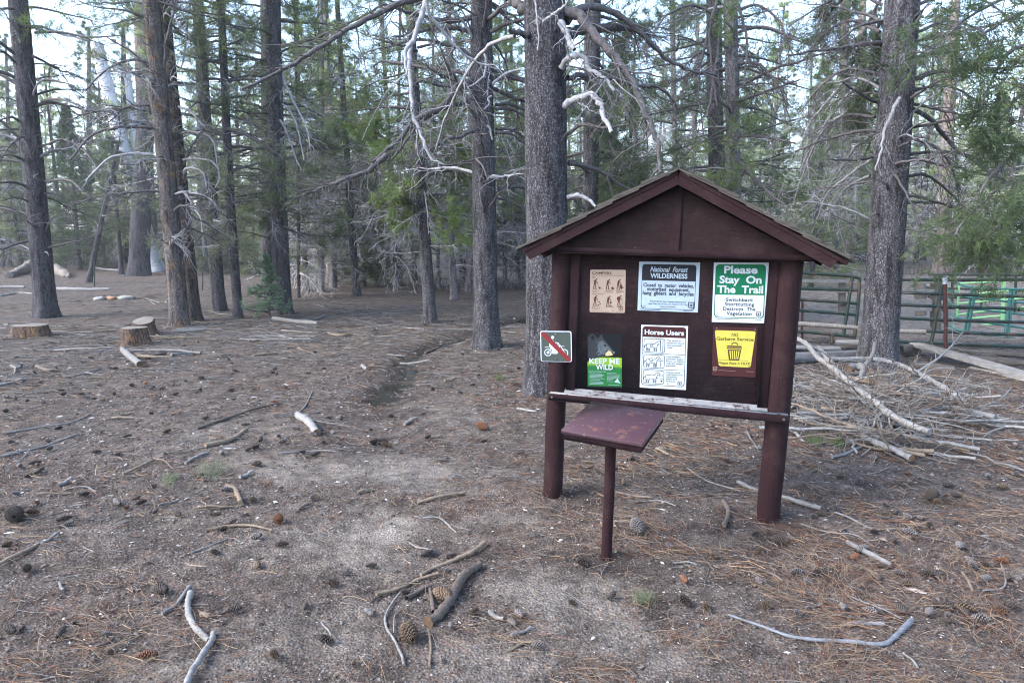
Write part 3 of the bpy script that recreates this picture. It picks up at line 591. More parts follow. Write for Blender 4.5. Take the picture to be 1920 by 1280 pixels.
# ------------------------------------------------------------ tree materials
def bark(name, lo, hi, fleck, sc=1.0, orange=.0, bump=.9):
    B = NB(name, .95, .12); co = B.coord('Object', (1, 1, .38)); c1 = B.coord('Object')
    wob = B.n('VectorMath', {0: co, 1: B.n('VectorMath', {0: B.noise(co, 9*sc, 3, .6, 1), 1: (.05, .05, .05)}, operation='MULTIPLY').outputs[0]}, operation='ADD').outputs[0]
    ve = B.n('TexVoronoi', {'Vector': wob, 'Scale': 42*sc}, feature='DISTANCE_TO_EDGE').outputs[0]; vc = B.n('SeparateColor', {0: B.voro(wob, 42*sc)}).outputs[0]
    fn = B.noise(c1, 60*sc, 5, .7); bg_ = B.noise(c1, 2.2, 4, .6)
    crack = B.ramp(ve, [(0, (0, 0, 0)), (.10, (1, 1, 1))])
    col = B.mix(B.math('MULTIPLY', vc, .8), lo, hi); col = B.mix(B.math('MULTIPLY', bg_, .5), col, g3(.55, lo))
    col = B.mix(B.ramp(fn, [(.50, (0, 0, 0)), (.66, (1, 1, 1))]), col, fleck)
    if orange: 
        om = B.math('MULTIPLY', B.ramp(B.noise(c1, 3.1, 6, .65), [(.52, (0, 0, 0)), (.60, (1, 1, 1))]), B.ramp(vc, [(.35, (0, 0, 0)), (.6, (1, 1, 1))]))
        col = B.mix(B.math('MULTIPLY', om, orange), col, (.19, .115, .062))
    fur = B.noise(B.coord('Object', (9, 9, 1.5)), 1.6*sc, 5, .65); fm = B.ramp(fur, [(.38, (.42, .40, .39)), (.49, (1, 1, 1)), (.64, (1.25, 1.23, 1.22))]); col = B.mix(1.0, col, fm, 'MULTIPLY')
    col = B.mix(B.math('ADD', .38, B.math('MULTIPLY', crack, .62)), g3(.30, lo), col); tint = B.math('ADD', .82, B.math('MULTIPLY', B.rnd(), .36))
    col = B.mix(1.0, col, B.n('CombineColor', {0: tint, 1: tint, 2: tint}).outputs[0], 'MULTIPLY')
    B.col(col); h = B.math('ADD', B.math('ADD', B.math('MULTIPLY', crack, .35), B.math('MULTIPLY', fur, 1.6)), B.math('ADD', B.math('MULTIPLY', fn, .5), B.math('MULTIPLY', vc, .35))); B.bump(h, bump, .02); return B.mat
BARK = bark('grey_pine_bark', (.040, .038, .044), (.088, .085, .096), (.20, .20, .217))
BARK_PATCH = bark('patchy_pine_bark', (.052, .046, .048), (.115, .100, .100), (.23, .205, .195), 1.0, .9)
BARK_DARK = bark('dark_flaky_bark', (.038, .034, .037), (.085, .076, .078), (.18, .16, .155), 1.0, .6)
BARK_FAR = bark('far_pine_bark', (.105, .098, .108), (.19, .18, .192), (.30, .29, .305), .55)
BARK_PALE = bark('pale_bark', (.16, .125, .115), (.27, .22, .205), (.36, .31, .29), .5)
def deadwood(name, lo, hi, sc=(6, 6, 6)):
    B = NB(name, .9, .2); co = B.coord('Object', sc); nz = B.noise(co, 5, 5, .7)
    col = B.mix(B.ramp(nz, [(.35, (0, 0, 0)), (.65, (1, 1, 1))]), lo, hi); col = B.mix(B.math('MULTIPLY', B.rnd(), .5), col, g3(.5, lo)); B.col(col); B.bump(nz, .5, .004); return B.mat
DEAD_DARK = deadwood('dark_dead_branch', (.056, .050, .053), (.135, .125, .13))
DEAD_GREY = deadwood('silver_dead_branch', (.19, .19, .205), (.35, .35, .37))
TWIG_FAR = deadwood('pale_dead_twigs', (.33, .325, .345), (.54, .535, .56))
SNAG = deadwood('silver_snag', (.42, .42, .45), (.58, .58, .61), (10, 10, 1.2))
def needles(name, lo, hi, transl=.35, brown=0):
    B = NB(name, .7, .25); co = B.coord('Object'); nz = B.noise(co, 1.4, 3)
    col = B.mix(B.ramp(nz, [(.32, (0, 0, 0)), (.68, (1, 1, 1))]), lo, hi); col = B.mix(B.math('MULTIPLY', B.rnd(), .45), col, g3(.6, lo))
    if brown: col = B.mix(B.ramp(B.noise(co, .9, 3), [(.60, (0, 0, 0)), (.68, (brown, brown, brown))]), col, (.11, .06, .03))
    B.col(col); t = B.n('BsdfTranslucent', {0: col}); mx = B.n('MixShader', {0: transl, 1: B.b.outputs[0], 2: t.outputs[0]})
    B.nt.links.new(mx.outputs[0], B.nt.nodes['Material Output'].inputs[0]); return B.mat
N_DARK = needles('dark_needles', (.060, .095, .045), (.125, .170, .075), .5, .45)
N_DEEP = needles('deep_green_needles', (.040, .070, .034), (.085, .130, .058), .4)
N_MID = needles('mid_needles', (.105, .155, .060), (.20, .255, .095), .5, .5)
N_PALE = needles('pale_green_foliage', (.33, .41, .18), (.50, .56, .29), .55)
N_LIVE = needles('fresh_needles', (.11, .185, .050), (.225, .31, .09), .5, .6)
N_SAP = needles('sapling_needles', (.17, .27, .16), (.28, .40, .25), .4)
N_GREY = needles('greyish_needles', (.16, .19, .115), (.25, .28, .17), .5, .4)

# ------------------------------------------------------------ tree meshes
def unit(a): return a/(np.linalg.norm(a, axis=-1, keepdims=True)+1e-9)
def gnarly(R, N, n, L, el, droop, curl, wob):          # N wandering branch paths starting at 0 along +x
    s = np.linspace(0, 1, n)[None, :]; L = L[:, None]
    x = L*s*np.cos(el)[:, None]; z = L*(np.sin(el)[:, None]*s - droop[:, None]*s**2 + curl[:, None]*s**3)
    y = L*wob[:, None]*np.sin(s*R.uniform(1.5, 5, (N, 1))+R.uniform(0, 6, (N, 1)))*s
    P = np.stack([x, y, z], -1); P += np.cumsum(R.normal(0, .010, P.shape), 1)*L[:, :, None]*np.minimum(1, s*3)[:, :, None]; P[:, 0] = 0
    return P
def side_twigs(R, P, per, n, lo, hi, l0, l1, spread=.9, up=0., jit=.03, sag=.12):   # twigs growing from the paths P
    N, M_, _ = P.shape; T = unit(np.gradient(P, axis=1))
    i = np.repeat(np.arange(N), per); t = R.uniform(lo, hi, N*per); f = t*(M_-1); a = np.minimum(f.astype(int), M_-2); w = (f-a)[:, None]
    o = P[i, a]*(1-w)+P[i, a+1]*w; d = T[i, a]
    Lb = np.linalg.norm(np.diff(P, axis=1), axis=2).sum(1)[i]; l = Lb*R.uniform(l0, l1, N*per)*(1.15-t*.6)
    rnd_ = R.normal(0, 1, (N*per, 3)); rnd_ -= (rnd_*d).sum(1)[:, None]*d; rnd_ = unit(rnd_); rnd_[:, 2] = rnd_[:, 2]*.6+up
    d2 = unit(d*(1-spread*.45)+unit(rnd_)*spread); s = np.linspace(0, 1, n)[None, :, None]
    bend = R.normal(0, .35, (N*per, 1, 3)); Q = o[:, None]+d2[:, None]*l[:, None, None]*s+bend*l[:, None, None]*s**2*.6
    Q[:, :, 2] -= sag*l[:, None]*s[:, :, 0]**2; Q[:, 1:] += np.cumsum(R.normal(0, jit, (N*per, n-1, 3)), 1)*l[:, None, None]
    return Q, t
def taper(N, n, r0, r1): return (np.linspace(1, 0, n)[None, :]*(np.reshape(r0, (-1, 1))-r1)+r1)*np.ones((N, 1))
def tufts(m, R, o, d, K_, L, w, mat, spread=.85, up=.25):
    N = len(o); d = np.repeat(d, K_, 0); o = np.repeat(o, K_, 0)
    dd = unit(d*.75+R.normal(0, spread*.62, (N*K_, 3))+np.array([0, 0, up])); l = L*R.uniform(.65, 1.15, (N*K_, 1))
    side = unit(np.cross(dd, R.normal(0, 1, (N*K_, 3))))*w/2; o = o+R.normal(0, L*.16, o.shape)
    V = np.stack([o-side, o+side, o+dd*l], 1).reshape(-1, 3); m.add(V, tris=np.arange(N*K_*3).reshape(-1, 3), m=mat)
def dead_branch_mesh(seed, twigs=12, mat=DEAD_DARK, droop=(.2, .7), fine=True, r0=.017, L=1.0, sides=6):
    R = rng(seed); m = MB(); one = np.ones(1)
    P = gnarly(R, 1, 14, one*L, one*R.uniform(-.1, .55), one*R.uniform(*droop), one*R.uniform(0, .35), one*R.uniform(.02, .12))
    m.tubes(P, taper(1, 14, [r0], r0*.16), sides)
    if twigs:
        Q, t = side_twigs(R, P, twigs, 7, .18, .98, .12, .5, .8, 0, .035, .25); m.tubes(Q, taper(len(Q), 7, r0*.42*(1.1-t*.6), r0*.09), 4)
        if fine:
            Q2, t2 = side_twigs(R, Q, 4, 5, .2, 1, .25, .6, .8, 0, .04, .2); m.tubes(Q2, taper(len(Q2), 5, np.full(len(Q2), r0*.17), r0*.06), 3)
    return m.build('dead_branch', mat, link=False)
def crown_mesh(seed, H, z0, rmax, nb, mats, per=12, tf=4, K_=9, nl=.14, nw=.010, shape='pine', droop=.25, nd=0, zd=1.2, spur=0.0, cut=1.0):
    R = rng(seed); m = MB(); t = np.sort((np.arange(nb)+R.uniform(0, 1, nb))/nb); t = t[t*(H-z0)+z0 < cut*H]; nb = len(t); z = z0+(H-z0)*t*.985
    if shape == 'pine': prof = (1-t)**.75*(.45+.55*np.minimum(1, t*5))+.06
    else: prof = (1-t)**.9+.03
    L = rmax*prof*R.uniform(.6, 1.15, nb); el = np.where(t > .5, .25+.7*(t-.5), R.uniform(-.15, .30, nb)); az = np.arange(nb)*2.39996+R.normal(0, .4, nb)
    P = gnarly(R, nb, 9, L, el, droop*R.uniform(.5, 1.6, nb), droop*R.uniform(.3, 1.1, nb), R.uniform(0, .12, nb))
    def turn(P, az, z):
        c, s = np.cos(az)[:, None], np.sin(az)[:, None]; return np.stack([P[..., 0]*c-P[..., 1]*s, P[..., 0]*s+P[..., 1]*c, P[..., 2]+z[:, None]], -1)
    P = turn(P, az, z); m.tubes(P, taper(nb, 9, .010+.012*L, .004), 4, 0)
    Q, tq = side_twigs(R, P, per, 5, .22 if shape != 'pine' else .30, 1.0, .22, .45, .75, .12, .03, .10)
    m.tubes(Q, taper(len(Q), 5, np.full(len(Q), .006), .0025), 3, 0)
    Tq = unit(np.gradient(Q, axis=1)); ks = np.linspace(1.2, 4, tf)
    for kf in ks:
        a = np.minimum(int(kf), 3); w = kf-a; keep = R.random(len(Q)) > .12
        o = Q[:, a]*(1-w)+Q[:, min(4, a+1)]*w; tufts(m, R, o[keep], Tq[keep, a], K_, nl, nw, 1)
    cm = m.build('crown', mats, link=False)
    dm = None
    if nd:
        m = MB(); zz = R.uniform(zd, z0+.35*(H-z0), nd); l = rmax*R.uniform(.45, 1.0, nd)*.9; az = R.uniform(0, 6.28, nd)
        P = gnarly(R, nd, 9, l, R.uniform(-.25, .3, nd), R.uniform(.1, .6, nd), R.uniform(-.1, .3, nd), R.uniform(.02, .15, nd)); P = turn(P, az, zz)
        m.tubes(P, taper(nd, 9, .007+.006*l, .003), 4); Q, tq = side_twigs(R, P, 9, 6, .2, 1, .15, .5, .85, 0, .04, .3); m.tubes(Q, taper(len(Q), 6, np.full(len(Q), .0075), .003), 3)
        Q2, t2 = side_twigs(R, Q, 3, 4, .2, 1, .3, .6, .85, 0, .04, .2); m.tubes(Q2, taper(len(Q2), 4, np.full(len(Q2), .005), .0025), 3)
        dm = m.build('dead_twigs', TWIG_FAR if spur > .5 else DEAD_GREY, link=False)
    return cm, dm
def trunk_mesh(seed, H, r, r_top=.35, flare=.35, sides=20, mat=BARK, bend=.02, rough=.03, rings=None, lumps=()):
    R = rng(seed); n = rings or 60; z = np.concatenate([np.linspace(-.25, .5, 10), np.linspace(.55, H, n)]); n = len(z)
    rad = r*(1-(1-r_top)*np.clip(z/H, 0, 1))*(1+flare*np.exp(-np.maximum(z, 0)/(r*1.1))); ph = R.uniform(0, 6, 6)
    cx = bend*H*(np.sin(z/H*3+ph[0])-math.sin(ph[0]))*.6; cy2 = bend*H*(np.sin(z/H*2.6+ph[1])-math.sin(ph[1]))*.6
    a = np.arange(sides)*2*math.pi/sides; A, Z = np.meshgrid(a, z); RR = rad[:, None]*np.ones_like(A)
    lob = .12*np.exp(-np.maximum(Z, 0)/(r*1.3))*(np.cos(A*3+ph[2])+.7*np.cos(A*5+ph[3])); RR = RR*(1+lob)
    RR = RR*(1+rough*2*(fbm(np.cos(A)*3+Z*2.2+50, np.sin(A)*3+Z*1.1+50, seed, 4)-.45)) + r*.03*(vnoise(A*sides/5, Z*11, seed)-.5)
    for lz, la, lw, lh in lumps: RR = RR+lh*np.exp(-((Z-lz)/lw)**2-((np.angle(np.exp(1j*(A-la))))*r/lw)**2)
    V = np.stack([cx[:, None]+RR*np.cos(A), cy2[:, None]+RR*np.sin(A), Z], -1); b = np.arange(n-1)[:, None]*sides; j = np.arange(sides)[None]; j2 = (j+1) % sides
    m = MB(); m.add(V, np.stack([b+j, b+j2, b+sides+j2, b+sides+j], -1).reshape(-1, 4)); m.ngon(V[-1])
    return m.build('trunk', mat, link=False), (lambda q: (np.interp(q, z, cx), np.interp(q, z, cy2), np.interp(q, z, rad)))
DB_DARK = [dead_branch_mesh(100+k, [6, 12, 9, 15, 4, 10][k], DEAD_DARK) for k in range(6)]
DB_GREY = [dead_branch_mesh(120+k, [8, 14, 10, 18, 5, 12][k], DEAD_GREY, (.3, 1.0)) for k in range(6)]
STUB = [dead_branch_mesh(140+k, [0, 2, 1][k], [DEAD_DARK, DEAD_GREY, DEAD_DARK][k], (.1, .6), False, .05) for k in range(3)]
def put_branch(root, me, ax, z, az, sc, tilt=0, roll=0, thick=1.0):
    o = link_mesh('dead_branch', me, root); x, y, r = ax(z); e = max(0, r*.82)
    o.matrix_local = Matrix.Translation((x+e*math.cos(az), y+e*math.sin(az), z)) @ Matrix.Rotation(az, 4, 'Z') @ Matrix.Rotation(-tilt, 4, 'Y') @ Matrix.Rotation(roll, 4, 'X') @ Matrix.Diagonal((sc, sc*thick, sc*thick, 1))
    return o
CROWN = {}
def crown(key):
    if key not in CROWN:
        cut = 1.0; full = key
        if key.endswith('_open'): cut = .60; key = key[:-5]
        spec = {'pineA': dict(seed=1, H=15, z0=2.2, rmax=2.7, nb=66, mats=[DEAD_DARK, N_MID], per=12, tf=4, K_=8, nl=.20, nw=.014, nd=34, zd=.9, spur=1),
                'pineB': dict(seed=2, H=12, z0=1.2, rmax=2.2, nb=62, mats=[DEAD_DARK, N_GREY], per=12, tf=4, K_=8, nl=.18, nw=.013, nd=40, zd=.6, spur=1),
                'pineC': dict(seed=3, H=15, z0=1.9, rmax=2.4, nb=64, mats=[DEAD_DARK, N_DARK], per=12, tf=4, K_=8, nl=.19, nw=.014, nd=40, zd=.8, droop=.4),
                'pale': dict(seed=4, H=12, z0=1.0, rmax=2.5, nb=60, mats=[DEAD_GREY, N_PALE], per=12, tf=4, K_=7, nl=.17, nw=.016, nd=20, zd=1, spur=1),
                'fir': dict(seed=5, H=7, z0=.35, rmax=1.9, nb=85, mats=[DEAD_DARK, N_DARK], per=11, tf=4, K_=8, nl=.13, nw=.012, shape='fir', droop=.22),
                'firpale': dict(seed=6, H=6, z0=.3, rmax=1.7, nb=75, mats=[DEAD_DARK, N_MID], per=11, tf=4, K_=8, nl=.14, nw=.012, shape='fir', droop=.3),
                'bare': dict(seed=9, H=11, z0=6.5, rmax=1.5, nb=22, mats=[DEAD_GREY, N_GREY], per=10, tf=3, K_=6, nl=.15, nw=.012, nd=95, zd=.6, spur=1),
                'high': dict(seed=10, H=15, z0=5.4, rmax=2.3, nb=50, mats=[DEAD_DARK, N_MID], per=12, tf=4, K_=8, nl=.16, nw=.011),
                'firdense': dict(seed=11, H=7, z0=.3, rmax=1.9, nb=150, mats=[DEAD_DARK, N_DEEP], per=12, tf=4, K_=8, nl=.14, nw=.015, shape='fir', droop=.22),
                'skirt': dict(seed=12, H=6.5, z0=2.1, rmax=2.1, nb=90, mats=[DEAD_DARK, N_DARK], per=12, tf=4, K_=8, nl=.15, nw=.014, droop=.3),
                'low': dict(seed=7, H=9, z0=2.0, rmax=1.8, nb=54, mats=[DEAD_DARK, N_MID], per=14, tf=5, K_=9, nl=.15, nw=.010, nd=26, zd=1.3, droop=.3),
                'sapling': dict(seed=8, H=1.2, z0=.10, rmax=.52, nb=40, mats=[DEAD_DARK, N_SAP], per=10, tf=4, K_=7, nl=.055, nw=.010, shape='fir', droop=.15)}[key]
        key = full; CROWN[key] = (crown_mesh(**spec, cut=cut), spec['H'])
    return CROWN[key]
def lean_quat(d): return Vector((0, 0, 1)).rotation_difference(Vector(d).normalized())
def tree(name, label, base, top_u, w_px, H, key=None, mat=BARK, cz=1.0, group=None, cat='tree', seed=0, nd=0, ndg=0, zr=(1, 6), sides=18, flare=.3, dsc=(.8, 1.8), crown_sc=None, stub=0, spin=0, lumps=(), r_top=.42, bend=.012, vt=0, twig=True, rings=None, thick=1.0):
    b = G(*base) if len(base) == 2 else np.array([base[0], base[1], Hz(base[0], base[1])])
    t_ax = b[1]*cp-(b[2]-CAM_H)*sp; r = w_px*t_ax/FPX/2
    if len(base) == 2 and top_u is not None: d = at_depth(top_u, vt, b[1])-b
    else: d = np.array((0, 0, 1.))
    root = thing(name, label, cat, b, lean_quat(d), group); R = rng(seed+500)
    me, ax = trunk_mesh(seed, H if b[1] > 19 else min(H, 10), r, r_top, flare, sides, mat, bend, lumps=lumps, rings=rings); link_mesh('trunk', me, root)
    if key:
        if b[1] < 32 and H >= 11 and key != 'high': key += '_open'
        (cm, dm), h0 = crown(key); s = crown_sc or (H/h0); o = link_mesh('crown', cm, root); o.rotation_euler = (0, 0, spin or R.uniform(0, 6)); o.scale = (s*cz, s*cz, H*1.03/h0)
        if dm and twig: o2 = link_mesh('dead_twigs', dm, root); o2.rotation_euler = o.rotation_euler; o2.scale = o.scale
    for k in range(nd+ndg):
        me = (DB_DARK if k < nd else DB_GREY)[R.integers(6)]; z = zr[0]+(zr[1]-zr[0])*(k+R.uniform(0, 1))/(nd+ndg) if k < nd else R.uniform(*zr)
        put_branch(root, me, ax, z, R.uniform(0, 6.28) if k % 3 else (0 if k % 2 else math.pi)+R.normal(0, .6), R.uniform(*dsc), R.normal(.05, .25), R.normal(0, .5), thick)
    for k in range(stub): put_branch(root, STUB[R.integers(3)], ax, R.uniform(zr[0]*.5, zr[1]), R.uniform(3.3, 6.1), R.uniform(.1, .28), R.normal(.1, .4), R.normal(0, 1), 1.3)
    root['_y'] = float(b[1]); del root['_y']
    return root, ax, b
def limb(root, pts, Y0, Y1, w0, w1, mat=DEAD_DARK, twigs=0, name='dead_branch', tl=(.12, .4), up=0., seed=0, rustic=.012, green=None, label=None):   # a branch followed in the photograph, at its real distance
    n = max(10, 4*len(pts)); uv = smooth_path(np.c_[np.array(pts, float), np.zeros(len(pts))], n)[:, :2]; Ys = np.linspace(Y0, Y1, n)
    P = np.array([at_depth(u, v, Y) for (u, v), Y in zip(uv, Ys)]); R = rng(seed+int(abs(pts[0][0])*7+abs(pts[0][1])))
    rad = np.linspace(w0, w1, n)*Ys/FPX/2; rad *= 1+.10*np.sin(np.arange(n)*1.7+R.uniform(0, 6)); P[1:] += R.normal(0, rad.mean()*.25, (n-1, 3)); m = MB()
    inv = root.matrix_basis.inverted(); loc = lambda A: (np.asarray(A).reshape(-1, 3)@np.array(inv.to_3x3()).T+np.array(inv.translation)).reshape(np.shape(A))
    P = P[None]; m.tubes(loc(P), rad[None], 8)
    if twigs:
        Q, t = side_twigs(R, P, twigs, 7, .12, 1, *tl, .85, up, .04, .3); m.tubes(loc(Q), taper(len(Q), 7, np.maximum(.003, rad.mean()*.32*np.ones(len(Q))), .0016), 4)
        Q2, t2 = side_twigs(R, Q, 4, 5, .2, 1, .25, .6, .85, up, .04, .2); m.tubes(loc(Q2), taper(len(Q2), 5, np.full(len(Q2), .0028), .0013), 3)
        if green is not None:
            for A, ks in ((Q, (3, 5, 6)), (Q2, (2, 3, 4))):
                T = unit(np.gradient(A, axis=1))
                for k in ks: tufts(m, R, loc(A[:, k]), T[:, k]@np.array(inv.to_3x3()).T, 9, .11, .010, 1, .6)
    bm = m.build(name, [mat, green] if green else mat, root)
    if label: bm['label'] = label
    return bm

# ------------------------------------------------------------ the trees one can tell apart
T8, ax8, b8 = tree('pine_tree', 'thickest grey pine trunk standing close behind the left post of the notice board', (1027, 735), 1026, 80, 11, None, BARK, seed=8, sides=40, rings=150, flare=.20, r_top=.72, bend=.004)
T7, ax7, b7 = tree('pine_tree', 'straight grey pine with a knot low on its trunk beside the small stream', (913, 652), 903, 46, 12, 'high', BARK, seed=7, sides=36, rings=130, flare=.42, r_top=.62, bend=.004, nd=26, ndg=8, zr=(1.9, 6.0), dsc=(.7, 1.7), lumps=[(.83, 4.6, .07, .075), (1.30, 4.75, .05, -.03)], twig=False, crown_sc=.75, thick=1.3)
T10, ax10, b10 = tree('pine_tree', 'thick dark pine trunk in front of the green corral panels', (1646, 690), 1687, 62, 11, None, BARK, seed=10, sides=40, rings=150, flare=.28, r_top=.75, bend=.004, nd=24, ndg=8, zr=(1.6, 5.0), dsc=(.5, 1.3), stub=8)
T1, ax1, b1 = tree('pine_tree', 'tall bare grey pine trunk behind the low round stump', (87, 595), 36, 37, 15, 'high', BARK, seed=11, sides=30, rings=120, flare=.34, r_top=.72, bend=.004, nd=30, ndg=12, zr=(1.3, 7.0), dsc=(.6, 1.9), twig=False, thick=1.2, stub=12)
T2, ax2, b2 = tree('pine_tree', 'orange patched pine trunk with a scarred wound, front one of a crossing pair', (338, 611), 284, 33, 14, 'high', BARK_PATCH, seed=12, sides=30, rings=120, flare=.18, r_top=.72, bend=.006, nd=16, ndg=12, zr=(1.5, 7), dsc=(.6, 1.6), twig=False, lumps=[(4.1, 4.5, .22, .055), (3.75, 5.0, .12, -.05), (2.0, 4.4, .10, .05), (4.3, 4.0, .15, .04)], stub=8, thick=1.2)
T2b, ax2b, b2b = tree('pine_tree', 'flaky dark pine trunk leaning behind the orange patched one', (364, 601), 297, 27, 14, 'high', BARK_DARK, seed=13, sides=26, rings=110, flare=.2, r_top=.7, bend=.006, nd=8, ndg=14, zr=(1.4, 6), dsc=(.6, 1.6), twig=False)
tree('pine_tree', 'slim dark pine trunk with low green sprouts behind the crossing pair', (411, 583), 364, 25, 14, 'pineB', BARK, seed=14, flare=.2, r_top=.6, nd=10, ndg=8, zr=(1.8, 7), dsc=(.6, 1.5), twig=False)
tree('pine_tree', 'thinnest bare pole-like pine right of the crossing pair', (447, 595), 407, 17, 12, 'pineB', BARK, seed=15, flare=.2, r_top=.6, nd=9, ndg=7, zr=(1.6, 6), dsc=(.5, 1.1), twig=False, cz=.7)
T5, ax5, b5 = tree('pine_tree', 'dark pine trunk rising behind the small green fir sapling', (531, 588), 519, 33, 14, 'pineC', BARK, seed=16, sides=26, rings=100, flare=.25, r_top=.62, nd=16, ndg=16, zr=(1.6, 7), dsc=(.6, 1.6), twig=False)
tree('pine_tree', 'pine trunk half hidden behind the dark trunk at the fir sapling', (506, 565), 491, 30, 15, 'pineA', BARK, seed=17, flare=.2, r_top=.6, nd=10, ndg=6, zr=(2, 7), dsc=(.7, 1.7), twig=False)
T6, ax6, b6 = tree('pine_tree', 'dark slender young pine with bushy green boughs beyond the stream', (807, 605), 778, 24, 9, 'low', BARK, seed=18, sides=20, rings=80, flare=.22, r_top=.4, nd=6, ndg=4, zr=(1.6, 3.5), dsc=(.5, 1.2), cz=1.0)
T9a, _, _ = tree('pine_tree', 'dark one of two pine trunks close together behind the shelter roof', (1350, 596), 1352, 31, 14, 'pineC', BARK, seed=19, flare=.1, r_top=.75, nd=14, ndg=3, zr=(2, 6.5), dsc=(.7, 1.6), twig=False)
T9b, _, _ = tree('pine_tree', 'paler one of two pine trunks close together behind the shelter roof', (1377, 606), 1376, 26, 14, 'pineA', BARK_FAR, seed=20, flare=.1, r_top=.8, nd=14, ndg=5, zr=(2, 6.5), dsc=(.7, 1.6), twig=False)
T9c, _, _ = tree('pine_tree', 'dark pine trunk showing between the thickest trunk and the shelter roof', (1106, 610), 1104, 30, 14, 'pineC', BARK, seed=21, flare=.1, r_top=.75, nd=12, zr=(2, 6), dsc=(.6, 1.5), twig=False)
tree('pine_tree', 'thin far pine trunk rising straight above the shelter ridge', (1271, 560), 1270, 11, 13, 'pineB', BARK_FAR, seed=22, flare=.1, r_top=.7, nd=6, ndg=8, zr=(2, 7), dsc=(.5, 1.3))
# beyond the clearing on the left
tree('old_tree', 'massive old tree with a wide dark fluted base at the back of the clearing', (262, 517), 276, 37, 9.5, None, BARK, seed=23, sides=30, flare=.16, r_top=.72, lumps=[(1, 5.2, .5, -.12)])
tree('dead_tree', 'bleached leaning snag beside the massive old tree', (291, 508), 183, 30, 11.3, None, SNAG, seed=24, flare=.3, r_top=.7, nd=0, stub=10, zr=(4, 10), bend=.01, vt=60)
tree('dead_tree', 'shorter bleached snag standing between the leaning snag and the old tree', (276, 506), 243, 20, 9.8, None, SNAG, seed=25, flare=.2, r_top=.6, stub=6, zr=(3, 9), vt=150)
tree('pine_tree', 'pale pinkish pine trunk rising above the massive old base', (283, 503), 272, 28, 15, 'pale', BARK_PALE, seed=26, flare=.2, r_top=.7, nd=6, zr=(5, 9), dsc=(.8, 1.8), twig=False, vt=100)
tree('pine_tree', 'thin dark sapling trunk leaning right next to a steel stake', (167, 530), 214, 11, 5.5, None, BARK, seed=27, flare=.1, r_top=.5, vt=300, nd=4, ndg=4, zr=(1.5, 5), dsc=(.5, 1))
